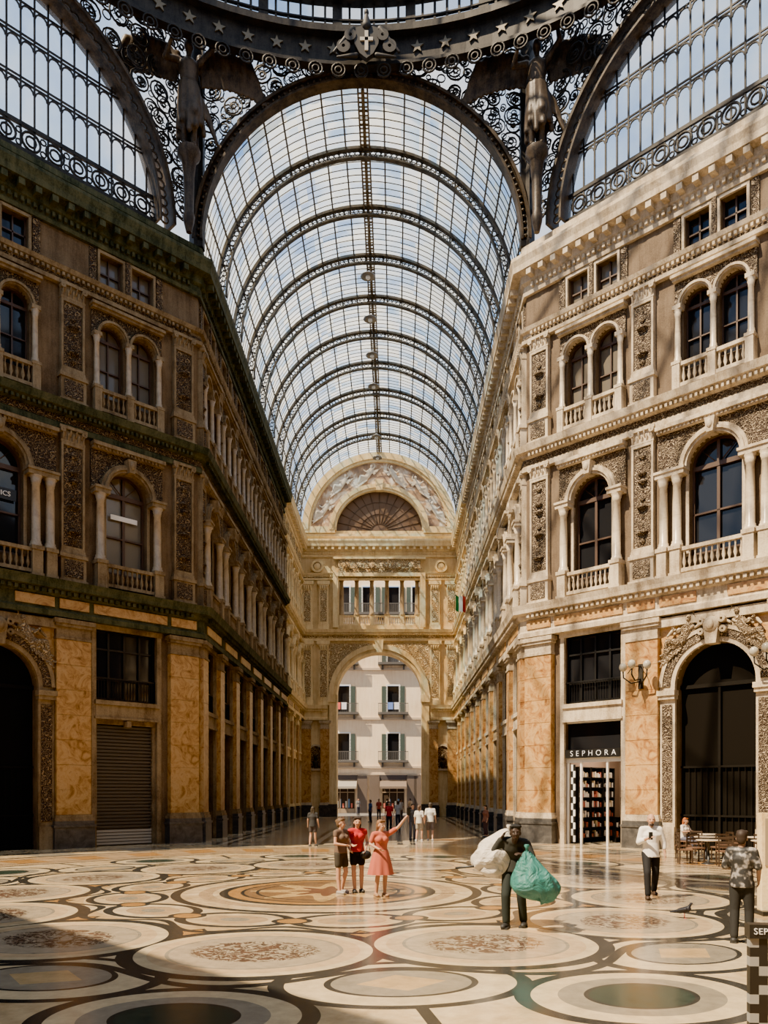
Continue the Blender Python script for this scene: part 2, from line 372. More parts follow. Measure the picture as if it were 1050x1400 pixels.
def P_shop():
    fr=MB();y0,y1=.25,.35
    for x in (-1.4,-.5,.42,1.3): fr.box(x,x+.1,y0,y1,0,5.35)
    fr.box(-1.4,1.4,y0,y1,0,.35); fr.box(-1.4,1.4,y0,y1,2.7,2.85); fr.box(-1.4,1.4,y0,y1,5.2,5.35)
    pn=MB().box(-1.4,1.4,.37,.4,0,5.35)
    return [('door_frame',fr.mesh('f',WoodD)),('pane',pn.mesh('p',Pane)),('lintel',LINT)]
def P_shutter():
    m=MB()
    for i in range(31): m.box(-1.28,1.28,.22,.31,.75+i*.145,.75+i*.145+.1)
    m.box(-1.28,1.28,.31,.33,0,5.3); b=MB()
    for i in range(5): b.box(-1.28,1.28,.2,.3,.05+i*.13,.05+i*.13+.1)
    g=MB(); g.box(-1.4,-1.26,.1,.34,0,5.35); g.box(1.26,1.4,.1,.34,0,5.35); g.box(-1.4,1.4,.08,.34,5.1,5.35); g.box(-.1,.1,-.25,.1,5.0,5.25)
    return [('shutter_slats',m.mesh('s',Shut)),('kick_plate',b.mesh('b',plain('pale_metal',(.32,.29,.24),.5)),'pale grey lower slats'),('shutter_guide',g.mesh('g',S_lite)),('lintel',LINT)]
def P_pil(w,z1,kind):
    parts=[]; h=w/2; sh=MB();ba=MB();ca=MB()
    if kind=='g':
        pl=MB(); pl.box(-h-.12,h+.12,-.42,0,0,.85); pl.box(-h-.16,h+.16,-.46,0,.85,.95); pl.box(-h-.1,h+.1,-.4,0,.95,1.1); parts.append(('plinth',pl.mesh('pl',M_dk),'dark grey marble plinth'))
        ba.box(-h-.1,h+.1,-.38,0,1.1,1.22); ba.box(-h-.05,h+.05,-.34,0,1.22,1.35)
        n=7; zz=1.35; dh=(8.35-zz)/n
        for i in range(n): sh.box(-h,h,-.3,0,zz+i*dh+.01,zz+(i+1)*dh-.01)
        sh.box(-h+.02,h-.02,-.28,0,zz,8.35)
        z0=8.35; ca.box(-h-.03,h+.03,-.34,0,z0,z0+.1); ca.box(-h,h,-.3,0,z0+.1,z0+.5); ca.box(-h-.08,h+.08,-.4,0,z0+.5,z0+.62); ca.box(-h-.14,h+.14,-.46,0,z0+.62,z0+.8)
        parts+=[('base_moulding',ba.mesh('b',S_lite)),('shaft',sh.mesh('s',M_or),'polished orange marble shaft'),('capital',ca.mesh('c',S_lite))]
        return parts
    zb=1.2
    pd=MB(); pd.box(-h-.1,h+.1,-.34,0,0,.18); pd.box(-h-.04,h+.04,-.28,0,.18,zb-.15); pd.box(-h-.1,h+.1,-.34,0,zb-.15,zb)
    fp=MB(); fp.box(-h+.1,h-.1,-.31,-.28,.28,zb-.25)
    ba.box(-h-.04,h+.04,-.26,0,zb,zb+.1); ba.box(-h-.02,h+.02,-.24,0,zb+.1,zb+.2)
    zt=z1-.62; e=.09
    sh.box(-h,h,-.14,0,zb+.2,zt)
    for a,b,c,d in ((-h,-h+e,zb+.2,zt),(h-e,h,zb+.2,zt),(-h+e,h-e,zb+.2,zb+.32),(-h+e,h-e,zt-.12,zt)): sh.box(a,b,-.22,-.14,c,d)
    pn=MB(); pn.box(-h+e+.03,h-e-.03,-.17,-.14,zb+.36,zt-.15)
    z=zb+.45; k=0
    while z<zt-.4:
        r=(.5+.35*math.sin(k*1.9))*(h-e-.08); pn.lathe(0,-.15,[(.03,z),(r,z+.12),(r*.5,z+.2),(.03,z+.3)],8); z+=.34; k+=1
    ca.box(-h-.02,h+.02,-.23,0,zt,zt+.07)
    for i in range(5):
        x=-h+.06+(2*h-.12)*i/4; ca.cap((x,-.2,zt+.1),(x,-.27,zt+.3),.05,.04,n=6)
    for i in range(4):
        x=-h+.12+(2*h-.24)*i/3; ca.cap((x,-.2,zt+.28),(x,-.3,zt+.44),.05,.035,n=6)
    for s in (-1,1): ca.arc(s*(h-.04),zt+.44,.02,.11,-.33,-.12,0,2*pi,8)
    ca.box(-h,h,-.2,0,zt+.07,zt+.5); ca.box(-h-.08,h+.08,-.3,0,zt+.5,zt+.62)
    return [('pedestal',pd.mesh('p',S_lite)),('pedestal_panel',fp.mesh('f',Carvf)),('base_moulding',ba.mesh('b',S_lite)),('shaft',sh.mesh('s',S_lite)),('carved_panel',pn.mesh('n',Carvf),'candelabra relief panel'),('capital',ca.mesh('c',S_lite))]
W2=P_win2(); W2b=P_win2(1.2); W3=P_win3(); W4=P_win4(); MZ=P_mezz(); SH=P_shop(); SU=P_shutter()
W2l=alt(W2); W3l=alt(W3); W4l=alt(W4)
PG=P_pil(1.4,0,'g'); PGn=P_pil(.95,0,'g'); P2=P_pil(.95,6.3,'u'); P2n=P_pil(.78,6.3,'u'); P3=P_pil(.95,4.85,'u'); P3n=P_pil(.78,4.85,'u')
def P_portal(leaf):
    j=MB(); R=1.55; zs=6.4
    for s in (-1,1):
        a,b=sorted((s*R,s*(R+.62))); j.box(a,b,-.22,.0,0.0,.9); j.box(a,b,-.14,.0,.9,5.9); j.box(a-.03,b+.03,-.26,.05,5.9,6.05); j.box(a-.06,b+.06,-.32,.05,6.05,6.25); j.box(a,b,-.16,0,6.25,6.4)
    j.arc(0,zs,R,R+.18,-.16,.1,n=24); j.arc(0,zs,R+.48,R+.62,-.24,.05,n=24); j.box(-2.5,2.5,-.3,0,8.75,9.1)
    cv=MB()
    for s in (-1,1): a,b=sorted((s*(R+.1),s*(R+.52))); cv.box(a,b,-.17,-.13,1.1,5.7)
    cv.arc(0,zs,R+.18,R+.48,-.2,.0,n=24)
    sp=MB(); sp.panel(-2.2,2.2,zs,8.8,[(0,R+.6,zs,zs,True)],.1,y=-.06)
    d=MB()
    d.prism([(R,0)]+[(R*math.cos(pi*i/16),zs+R*math.sin(pi*i/16)) for i in range(17)]+[(-R,0)],.46,.5)
    g=MB()
    for i in range(13):
        x=-R+.1+i*(2*R-.2)/12; g.box(x-.012,x+.012,.36,.39,0,3.2)
    for z in (.1,1.3,3.2): g.box(-R,R,.35,.4,z,z+.08)
    g.box(-R,R,.32,.42,6.3,6.45); g.box(-.05,.05,.34,.42,0,6.3)
    ks=MB(); ks.prism([(-.2,zs+R-.1),(.2,zs+R-.1),(.3,zs+R+.7),(-.3,zs+R+.7)],-.45,0); ks.ell((0,-.4,zs+R+.6),(.32,.15,.32)); ks.ell((0,-.5,zs+R+.6),(.18,.1,.2))
    for s in (-1,1):
        ks.arc(s*.40,zs+R+.78,.05,.14,-.45,-.2,0,2*pi,10); ks.arc(s*.42,zs+R+.4,.04,.13,-.4,-.2,0,2*pi,10)
        for i in range(5): ks.cap((s*(.5+.28*i),-.22,zs+R+.72-.03*i),(s*(.66+.28*i),-.26,zs+R+.62-.05*i),.07,.05,n=6)
    return [('jamb_moulding',j.mesh('j',S_lite)),('carved_band',cv.mesh('c',Carvf)),('spandrel_carving',sp.mesh('sp',M_or)),('door_leaf',d.mesh('d',leaf),'dark door coloured with the shade of the passage'),('gate',g.mesh('g',GateM),'black iron gate'),('keystone',ks.mesh('k',S_lite))]
DoorD=plain('door_dark',(.006,.005,.004),.7,spec=.1)  # near-black colour stands for the dark passage behind the gate
PT=P_portal(DoorD)
def reclining(mat,k=1.0,vox=.03):
    b=MB(); 
    b.cap((0,0,0),(.28,-.05,.38),.17,.15,k=1.2); b.cap((.28,-.05,.38),(.33,-.06,.6),.14,.12,k=1.3); b.cap((.33,-.08,.6),(.35,-.12,.72),.06,.06); b.ell((.37,-.16,.84),(.11,.12,.14))
    b.cap((.2,-.05,.58),(-.02,-.2,.36),.07,.055); b.cap((-.02,-.2,.36),(-.2,-.2,.5),.055,.045); b.ell((-.24,-.2,.53),(.06,.05,.06))
    b.cap((.45,-.05,.57),(.65,-.1,.8),.07,.055); b.cap((.65,-.1,.8),(.55,-.12,1.0),.055,.04); b.ell((.55,-.12,1.05),(.05,.05,.06))
    b.cap((-.02,-.08,-.02),(-.45,-.24,.05),.14,.1); b.cap((-.45,-.24,.05),(-.62,-.12,-.4),.1,.06); b.cap((-.62,-.12,-.42),(-.75,-.2,-.48),.05,.04)
    b.cap((-.02,0,-.08),(-.4,-.1,-.2),.14,.1); b.cap((-.4,-.1,-.2),(-.72,-.05,-.62),.1,.06); b.cap((-.72,-.05,-.64),(-.86,-.14,-.68),.05,.04)
    for i in range(7): b.cap((.05-.1*i,.02,-.1-.05*i),(-.0-.13*i,-.08,-.36-.09*i),.07,.04)
    for i in range(5): b.cap((.35+.02*i,.05,.45),(.62+.1*i,.0,.15+.12*i),.06,.035)
    return remesh(b,'figure',mat,vox,1,k)
S_fig=carved('stone_figure',(.22,.15,.08),(.50,.39,.25),6)
RF=reclining(S_fig,1.02,.025); RF.transform(Matrix.Scale(.65,4,V((0,1,0))))
RFm=RF.copy(); RFm.transform(Matrix.Scale(-1,4,V((1,0,0)))); RFm.flip_normals()
def fill(w,diag):
    x,y,a,L=Walls[w]; cs=cd if diag else cn; G0=shade_left if 'left' in w else (lambda p:p)
    def Gf(u):
        if (w=='left_nave' and u>7*BW+.1) or (w=='right_nave' and u<3*BW-.1): return pale
        return G0
    for i,c in enumerate(cs):
        mid=diag and i==1; G=Gf(c)
        P=lambda z,o=0:wp(w,c,o,z)
        if mid:
            inst(G(PT),nx('door'),P(0),a,'grand arched stone portal with black iron gate','door',kind='structure')
            for sx,me in ((1,RFm),(-1,RF)):
                obj('relief_figure',me,'reclining carved stone figure above the arched portal','sculpture',wp(w,c+sx*1.3,.2,8.1),a,group='reclining figures over portals')
            inst(G(W2b),nx('window'),P(10.6),a,'large arched window with doubled columns and balustrade','window',kind='structure')
        else:
            if w=='left_diagonal': inst(G(SU),nx('door'),P(0),a,'closed grey metal roller shutter under stone lintel','door',kind='structure')
            elif w=='right_diagonal' and i==0: pass
            else: inst(G(SH),nx('door'),P(0),a,'glazed shop door with dark wooden frame','door',kind='structure')
            inst(MZ,nx('window'),P(6.1),a,'wide mezzanine window with black frame and railing','window',kind='structure')
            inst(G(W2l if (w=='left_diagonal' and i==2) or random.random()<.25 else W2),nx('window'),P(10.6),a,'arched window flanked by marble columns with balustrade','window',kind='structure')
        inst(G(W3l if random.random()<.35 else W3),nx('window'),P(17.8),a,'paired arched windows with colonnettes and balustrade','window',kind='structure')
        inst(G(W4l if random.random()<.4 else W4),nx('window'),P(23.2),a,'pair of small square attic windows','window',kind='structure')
    us=[.8,5.8,LD-5.8,LD-.8] if diag else [BW*k for k in range(1,10)]+([.45] if w=='left_nave' else [L-.45])
    for u in us:
        G=Gf(u)
        inst(G(PG if diag else PGn),'pilaster',wp(w,u,0,0),a,'orange marble pilaster on a dark plinth','pilaster','ground floor marble pilasters')
        inst(G(P2 if diag else P2n),'pilaster',wp(w,u,0,10.6),a,'carved brown stone pilaster with leafy capital','pilaster','first storey carved pilasters')
        inst(G(P3 if diag else P3n),'pilaster',wp(w,u,0,17.8),a,'short carved stone pilaster between paired windows','pilaster','second storey carved pilasters')
for w in ('left_diagonal','right_diagonal'): fill(w,True)
for w in ('left_nave','right_nave'): fill(w,False)
# ---- cornices swept round the room
def sweep(path,prof,mats,dent=None,mat2=0):
    mb=MB(); N=len(path); ns=[]
    for i in range(N-1):
        d=V((path[i+1][0]-path[i][0],path[i+1][1]-path[i][1])).normalized(); ns.append((d,V((d.y,-d.x))))
    ms=[]
    for i in range(N):
        if i==0: m=ns[0][1]
        elif i==N-1: m=ns[-1][1]
        else: a,b=ns[i-1][1],ns[i][1]; m=(a+b)/(1+a.dot(b))
        ms.append(m)
    K=len(prof); vs=[]
    for i in range(N):
        for o,z in prof: vs.append((path[i][0]+ms[i].x*o,path[i][1]+ms[i].y*o,z))
    fs=[(i*K+j,(i+1)*K+j,(i+1)*K+j+1,i*K+j+1) for i in range(N-1) for j in range(K-1)]
    fs+=[tuple(range(K)),tuple(range(N*K-1,(N-1)*K-1,-1))]
    mb.add(vs,fs)
    if dent:
        for (o0,o1,z0,z1,wd,sp) in dent:
            for i in range(N-1):
                d,n=ns[i]; L=(V(path[i+1])-V(path[i])).length; k=int((L-.8)/sp)
                for q in range(k): u=.4+q*(L-.8)/k; mb.obox(path[i],d,n,u,u+wd,o0,o1,z0,z1)
    return mb.mesh('cornice',*mats)
A,B_,C_,D_,E_=(-HW-DX,YC-DX),(-HW,YC),(-HW,YF),(HW,YF),(HW,YC); F_=(HW+DX,YC-DX); M_=(-HW,YC+7*BW); N_=(HW,YC+7*BW)
c1=[(0,9.2),(.42,9.2),(.42,9.4),(.34,9.45),(.31,9.5),(.31,9.98),(.4,10.03),(.44,10.12),(.46,10.2),(.66,10.25),(.68,10.4),(.74,10.6),(0,10.6)]
c2=[(0,16.75),(.22,16.75),(.22,16.95),(.16,17.0),(.16,17.3),(.3,17.36),(.34,17.45),(.52,17.52),(.56,17.66),(.6,17.8),(0,17.8)]
c3=[(0,22.55),(.22,22.55),(.24,22.7),(.16,22.74),(.16,22.98),(.3,23.04),(.36,23.2),(0,23.2)]
c4=[(0,24.75),(.15,24.75),(.18,24.9),(.12,24.95),(.12,25.2),(.26,25.3),(.28,25.62),(.66,25.66),(.68,25.9),(.76,26.15),(.74,26.3),(0.1,26.32),(.1,26.65),(.25,26.7),(.25,26.95),(0,27.0)]
D1=[(.44,.58,10.05,10.2,.13,.25)]; D2=[(.32,.46,17.32,17.46,.1,.2)]; D3=[(.16,.3,22.86,22.98,.1,.2)]; D4=[(.26,.62,25.38,25.63,.24,.62),(.12,.26,25.02,25.2,.12,.24)]
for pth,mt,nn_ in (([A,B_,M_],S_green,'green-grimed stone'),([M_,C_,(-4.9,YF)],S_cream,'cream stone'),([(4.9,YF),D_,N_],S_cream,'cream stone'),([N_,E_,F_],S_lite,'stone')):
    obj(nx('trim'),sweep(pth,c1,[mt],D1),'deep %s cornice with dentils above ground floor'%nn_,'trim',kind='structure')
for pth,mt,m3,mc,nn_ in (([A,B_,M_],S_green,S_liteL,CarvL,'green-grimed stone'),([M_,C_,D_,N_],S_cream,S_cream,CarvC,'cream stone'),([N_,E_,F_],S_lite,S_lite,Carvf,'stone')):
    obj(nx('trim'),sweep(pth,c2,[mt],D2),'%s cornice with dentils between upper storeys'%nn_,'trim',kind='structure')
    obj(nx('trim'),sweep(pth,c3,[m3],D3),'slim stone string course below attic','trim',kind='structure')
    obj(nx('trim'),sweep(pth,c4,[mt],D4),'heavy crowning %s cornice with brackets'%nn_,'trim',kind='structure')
    obj(nx('trim'),sweep(pth,[(.17,17.02),(.175,17.03),(.175,17.27),(.17,17.28)],[mc]),'carved frieze band under the cornice','trim',kind='structure')
    obj(nx('trim'),sweep(pth,[(.17,22.76),(.175,22.77),(.175,22.85),(.17,22.86)],[mc]),'thin carved frieze band','trim',kind='structure')
for w in ('left_diagonal','right_diagonal','left_nave','right_nave'):
    mb=MB(); L=Walls[w][3]
    if 'diag' in w: segs=((.25,1.5),(1.7,5.0),(5.2,6.4),(6.6,LD/2-.6),(LD/2+.6,LD-6.6),(LD-6.4,LD-5.2),(LD-5.0,LD-1.7),(LD-1.5,LD-.25))
    else: segs=[(BW*k+.55,BW*(k+1)-.55) for k in range(10)]
    for u0,u1 in segs: mb.box(u0,u1,-.36,-.3,9.56,9.94)
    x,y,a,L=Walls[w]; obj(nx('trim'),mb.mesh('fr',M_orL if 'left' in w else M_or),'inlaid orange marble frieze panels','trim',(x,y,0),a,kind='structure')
# ---- far wall
mb=MB(); mb.panel(0,15,0,17.8,[(7.5,4.05,0,11.6,True)],1.5,n=28); mb.panel(0,15,17.8,27.3,[(7.5,3.85,18.3,22.8,False)],1.0)
obj('wall_far',mb.mesh('w',S_creamw),'cream stone end wall with huge arched entrance','wall',(-HW,YF,0),0,kind='structure')
fx=lambda u,o=0,z=0:(-HW+u,YF-o,z)
j=MB()
j.arc(0,11.6,4.05,4.35,-.25,.1,n=32); j.arc(0,11.6,4.35,4.8,-.4,.05,n=32)
for s in (-1,1):
    a,b=sorted((s*4.05,s*4.75)); j.box(a,b,-.35,0,1.2,10.9); j.box(a-.1,b+.1,-.5,.1,10.9,11.6)
j.prism([(-.3,15.6),(.3,15.6),(.42,16.7),(-.42,16.7)],-.7,0)
pl=MB(); 
for s in (-1,1): a,b=sorted((s*4.05,s*4.8)); pl.box(a-.05,b+.05,-.45,.1,0,1.2)
sp=MB(); sp.panel(-5.1,5.1,12,16.5,[(0,4.75,11.6,11.6,True)],.1,y=-.1,n=28)
inst([('archivolt',j.mesh('j',S_cream)),('plinth',pl.mesh('p',M_dk)),('spandrel_carving',sp.mesh('s',CarvC))],nx('door'),fx(7.5),0,'monumental cream arch opening onto the street','archway',kind='structure')
def P_far(h0,h1,w):
    b=MB(); b.box(-w/2-.08,w/2+.08,-.35,0,h0,h0+.5); b.box(-w/2,w/2,-.25,0,h0+.5,h1-.5); 
    c=MB(); c.box(-w/2-.05,w/2+.05,-.32,0,h1-.5,h1-.35); c.box(-w/2-.15,w/2+.15,-.4,0,h1-.35,h1)
    for i in range(4): c.cap((-w/2+.15+i*(w-.3)/3,-.28,h1-.75),(-w/2+.15+i*(w-.3)/3,-.36,h1-.5),.09,.07,n=6)
    p=MB(); p.box(-w/2+.15,w/2-.15,-.29,-.24,h0+.8,h1-.9)
    return [('shaft',b.mesh('b',S_cream)),('capital',c.mesh('c',S_cream)),('carved_panel',p.mesh('p',CarvC))]
F2=P_far(0,6.15,.95)
F3=P_far(0,4.65,.9)
for u in (.65,2.2,12.8,14.35):
    inst(F2,'pilaster',fx(u,0,10.6),0,'cream carved pilaster beside the entrance arch','pilaster','end wall carved pilasters')
    inst(F3,'pilaster',fx(u,0,17.8),0,'cream carved pilaster beside the loggia','pilaster','end wall carved pilasters')
PGf=P_pil(.9,0,'g')
for u in (.55,2.35,12.65,14.45): inst(PGf,'pilaster',fx(u,0,0),0,'orange marble pilaster on a dark plinth','pilaster','ground floor marble pilasters')
nb=MB(); nb.arc(0,6.2,.55,.7,-.2,0,n=14); nb.box(-.7,-.55,-.2,0,4.6,6.2); nb.box(.55,.7,-.2,0,4.6,6.2); nb.box(-.8,.8,-.28,0,4.4,4.6)
nd=MB(); nd.prism([(.55,4.6)]+[(.55*math.cos(pi*i/10),6.2+.55*math.sin(pi*i/10)) for i in range(11)]+[(-.55,4.6)],-.08,0)
bs=MB(); bs.ell((0,-.3,5.7),(.2,.18,.28)); bs.cap((0,-.28,5.3),(0,-.28,5.45),.12,.1); bs.lathe(0,-.28,[(.12,4.6),(.2,4.9),(.3,5.2),(.1,5.35)],10)
NI=[('niche_frame',nb.mesh('n',S_lite)),('niche_back',nd.mesh('d',Carv)),('bust',bs.mesh('b',Bronze),'dark bronze bust')]
for u in (1.45,13.55): inst(NI,'wall_niche',fx(u,0,0),0,'small arched wall niche holding a bronze bust','niche','wall niches beside the arch')
lc=MB(); lc.lathe(0,0,colprof(0,3.5,.21),14); LC=lc.mesh('c',stone('loggia_stone',(.26,.17,.09),(.50,.37,.21)))
for i in range(6): obj('loggia_column',LC,'stone column of the upper loggia','column',fx(7.5-3.62+i*1.448,-.35,19.3),0,'loggia columns')
b=MB()
for i in range(5): balus(b,-3.42+i*1.448,-3.42+i*1.448+1.05,.35,18.35,19.3,.2)
for i in range(6): b.box(-3.62+i*1.448-.2,-3.62+i*1.448+.2,.15,.55,18.3,19.3)
obj('balustrade',b.mesh('b',S_cream),'cream stone balustrade across the loggia','balustrade',fx(7.5))
fz=MB(); fz.box(-3.9,3.9,-.12,0,23.2,24.5); 
fs_=MB(); fs_.box(-4.4,4.4,-.25,0,22.85,23.2); fs_.box(-4.4,4.4,-.25,0,24.5,24.7); fs_.box(-4.4,-3.9,-.3,0,18,22.9); fs_.box(3.9,4.4,-.3,0,18,22.9)
for i in range(6):
    x=-3.1+i*1.24; fz.ell((x,-.3,23.85),(.32,.12,.32)); fz.cap((x+.3,-.3,23.6),(x+.9,-.3,23.6),.07,.07)
inst([('frieze_relief',fz.mesh('f',CarvC)),('frame_moulding',fs_.mesh('g',S_cream))],nx('trim'),fx(7.5,.2),0,'carved frieze with garlands above the loggia','frieze',kind='structure')
for u in (1.6,13.4):
    m=MB(); m.arc(0,23.85,.4,.6,-.25,.15,0,2*pi,18); m.ell((0,-.05,23.85),(.38,.2,.38)); obj('roundel_relief',m.mesh('r',S_cream),'round carved medallion in the frieze','medallion',fx(u,.1),0,'frieze medallions')
def mural():
    m,nt,b=nm('mural_fresco'); co=coord(nt)
    n=tex(nt,'ShaderNodeTexNoise',.75,co,Detail=7.0,Roughness=.6,Distortion=.8)
    nt.links.new(ramp(nt,n.outputs[0],[(.3,(.14,.11,.10)),(.42,(.33,.23,.17)),(.5,(.5,.34,.22)),(.57,(.72,.63,.54)),(.68,(.88,.84,.77))]),b.inputs['Base Color']); setb(b,Roughness=.8); return m
MUR=mural()
t=MB(); t.arc(0,27.3,4.3,7.3,-.02,.4,n=40); obj('wall_tympanum',t.mesh('t',MUR),'painted semicircular lunette wall under the vault','wall',fx(7.5),0,kind='structure')
t=MB(); t.arc(0,27.3,6.5,6.75,-.3,0,n=40); t.arc(0,27.3,6.75,7.35,-.45,0,n=40); t.arc(0,27.3,4.1,4.35,-.35,.1,n=40,sz=.92); t.arc(0,27.3,4.35,4.75,-.45,0,n=40,sz=.92); t.box(-7.3,-4.2,-.4,0,27.0,27.6); t.box(4.2,7.3,-.4,0,27.0,27.6); t.prism([(-.3,31),(.3,31),(.4,32),(-.4,32)],-.6,0)
obj(nx('trim'),t.mesh('t',S_cream),'cream double arch mouldings around the lunette','trim',fx(7.5),0,kind='structure')
fr=MB(); fr.box(-4.2,4.2,.14,.2,27.0,27.4)
for i in range(1,14): q=pi*i/14; fr.tube([(.8*math.cos(q),.19,27.3+.8*math.sin(q)),(4.2*math.cos(q),.19,27.3+3.85*math.sin(q))],.03,4)
for r in (.8,1.8,3.0): fr.arc(0,27.3,r,r+.05,.17,.22,n=24,sz=.92)
pn=MB(); pn.prism([(4.25*math.cos(pi*i/24),27.3+4.0*math.sin(pi*i/24)) for i in range(25)],.22,.3)
inst([('fan_mullion',fr.mesh('f',plain('fan_brown',(.10,.06,.035),.5))),('pane',pn.mesh('p',plain('brown_pane',(.15,.09,.055),.6)))],nx('window'),fx(7.5),0,'brown semicircular fan window inside the lunette','window',kind='structure')
MF=reclining(plain('mural_figure_white',(.70,.64,.55),.8),1.5,.05); MFm=MF.copy(); MFm.transform(Matrix.Scale(-1,4,V((1,0,0)))); MFm.flip_normals()
for ux,z,me in ((-5.4,29.0,MF),(-3.7,31.5,MF),(-1.2,32.4,MF),(1.6,32.3,MFm),(3.9,31.3,MFm),(5.5,28.9,MFm)):
    o=obj('lunette_figure',me,'pale draped figure in the lunette decoration','sculpture',fx(7.5+ux,.1,z),0,'draped lunette figures'); o.scale=(.8,.4,.8)
# ---- nave vault
CZ=27.3
def vaultglass(name,P,rz,L,r,lab):
    g=MB(); n=48; vs=[];fs=[]
    for i in range(n+1):
        q=pi*i/n; vs+=[(r*math.cos(q),0,CZ+r*math.sin(q)),(r*math.cos(q),L,CZ+r*math.sin(q))]
    for i in range(n): fs.append((2*i,2*i+1,2*i+3,2*i+2))
    g.add(vs,fs,0,True); obj(name,g.mesh('vault',GlassV),lab,'ceiling',P,rz,kind='structure')
vaultglass('ceiling',(0,YC+.6,0),0,YF-YC-.6,7.6,'glazed barrel vault with bluish weathered panes, tinted for sky and sun')
bars=MB()
for i in range(1,24):
    q=pi*i/24; c,s=math.cos(q),math.sin(q); R=7.52
    bars.tube([(R*c,YC+.6,CZ+R*s),(R*c,YF,CZ+R*s)],.055,4)
for k in range(1,91):
    if k%9==0: continue
    y=YC+k*(YF-YC)/90; bars.tube([(7.55*math.cos(pi*i/40),y,CZ+7.55*math.sin(pi*i/40)) for i in range(41)],.024,4)
obj(nx('trim'),bars.mesh('bars',IronL),'grey iron glazing bars of the barrel vault','glazing bars',kind='structure')
tr=MB(); tr.arc(0,CZ,7.42,7.56,-.13,.13,n=48); tr.arc(0,CZ,6.98,7.06,-.12,.12,n=48)
N=86
for i in range(N):
    q=pi*(i+.5)/N; tr.ringxz(7.24*math.cos(q),CZ+7.24*math.sin(q),.125,0,.027,8,4)
for i in range(0,N,4):
    q=pi*i/N; tr.tube([(7.05*math.cos(q),0,CZ+7.05*math.sin(q)),(7.45*math.cos(q),0,CZ+7.45*math.sin(q))],.035,4)
TR=tr.mesh('truss',Truss)
for k in range(1,10): obj('roof_truss',TR,'dark arched iron truss with ringed openwork','roof truss',(0,YC+BW*k,0),0,'vault trusses')
m=MB(); m.box(-.08,.08,YC+.6,YF-.1,34.76,34.82); m.box(-.26,-.18,YC+.6,YF-.1,34.66,34.84); m.box(.18,.26,YC+.6,YF-.1,34.66,34.84)
for k in range(160): y=YC+.8+k*.248; m.box(-.2,.2,y,y+.06,34.78,34.83)
obj('ridge_walkway',m.mesh('r',stone('ridge_brown',(.09,.07,.05),(.20,.165,.125))),'slim grey-brown double ridge walkway along the vault crown','walkway')
pl=MB(); pl.lathe(0,0,[(.03,.3),(.08,.28),(.13,.2),(.4,.05),(.42,0),(.2,.02)],16); gb=MB().ell((0,0,-.04),(.13,.13,.13)); cd_=MB(); cd_.tube([(0,0,.3),(0,0,3.6)],.015,5)
PL=[('lamp_shade',pl.mesh('s',plain('lamp_grey',(.25,.25,.25),.4,.5))),('bulb',gb.mesh('b',plain('lamp_glass',(.8,.8,.75),.3))),('cord',cd_.mesh('c',Truss))]
for d in (44.6,48.3,53.9,57.8,63,69): inst(PL,'pendant_lamp',(0,YC+BW*round((d-18.2-YC)/BW),30.9),0,'grey conical pendant lamp on a long rod','lamp','pendant lamps under the vault')
# ---- big nave arch frame and ironwork
def pack(mb,inside,x0,x1,z0,z1,rs=(.44,.30,.2,.12),y=0,tries=1200,seed=1,t=1.0):
    rnd=random.Random(seed); C=[]
    for r in rs:
        for _ in range(tries):
            x=rnd.uniform(x0,x1); z=rnd.uniform(z0,z1)
            if not inside(x,z,r): continue
            if all((x-a)**2+(z-b)**2>(r+q)**2 for a,b,q in C): C.append((x,z,r))
    for x,z,r in C:
        mb.ringxz(x,z,r-.02,y,(.042 if r>.2 else .03)*t,12,4)
        if r>.2:
            a0=rnd.uniform(0,6); mb.tube([(x+(r*.9)*(1-q/16)*math.cos(a0+q*.6),y,z+(r*.9)*(1-q/16)*math.sin(a0+q*.6)) for q in range(15)],.034*t,4)
            mb.ringxz(x,z,r*.25,y,.04*t,6,4)
            for j in range(6):
                q=a0+j*pi/3; mb.tube([(x+r*.3*math.cos(q),y,z+r*.3*math.sin(q)),(x+r*.62*math.cos(q+.35),y,z+r*.62*math.sin(q+.35))],.02*t,3)
ZR=36.6
def archside(w,u_c,half,R,label,AZ,bd):
    x,y,a,L=Walls.get(w,(0,YC,0,0)) if w else (0,YC,0,0)
    ir=MB(); zt=ZR; Ro=R+bd
    fn=lambda X,Z,r: abs(X)<half-.15-r and Z<zt-r and math.hypot(X,Z-AZ)>Ro+r+.02
    pack(ir,fn,-half,half,AZ+1,zt); pack(ir,fn,-half,half,AZ+1,zt,(.36,.22,.14),y=.35,tries=500,seed=9,t=.8)
    ir.box(-half,half,-.15,.15,zt-.05,zt+.15); ir.box(-half,-half+.3,-.2,.2,WT,zt); ir.box(half-.3,half,-.2,.2,WT,zt)
    ar=MB(); yb=.5 if w else .25
    ar.arc(0,AZ,R,R+.1,-.3,yb,n=48); ar.arc(0,AZ,R+bd-.14,R+bd,-.35,yb,n=48)
    if w:
        for i in range(60): q=pi*(i+.5)/60; ar.ringxz((R+.33)*math.cos(q),AZ+(R+.33)*math.sin(q),.17,-.05,.045,10,4)
    else:
        ar.arc(0,AZ,R+.1,R+bd-.14,-.2,yb,n=48)
        for i in range(80): q=pi*(i+.5)/80; ar.cap(((R+.18)*math.cos(q),-.24,AZ+(R+.18)*math.sin(q)),((R+.2)*math.cos(q),-.24,AZ+(R+.2)*math.sin(q)),.075,.075,n=6)
    loc=wp(w,u_c,0,0) if w else (0,YC,0); rz=a if w else 0
    return inst([('arch_band',ar.mesh('a',Bronze)),('scrollwork',ir.mesh('i',Iron),'openwork iron scrolls')],'ironwork_arch',loc,rz,label,'ironwork','dome supporting arches')
archside(None,0,7.5,7.22,'dark bronze arch framing the vaulted arm',27.3,.45)
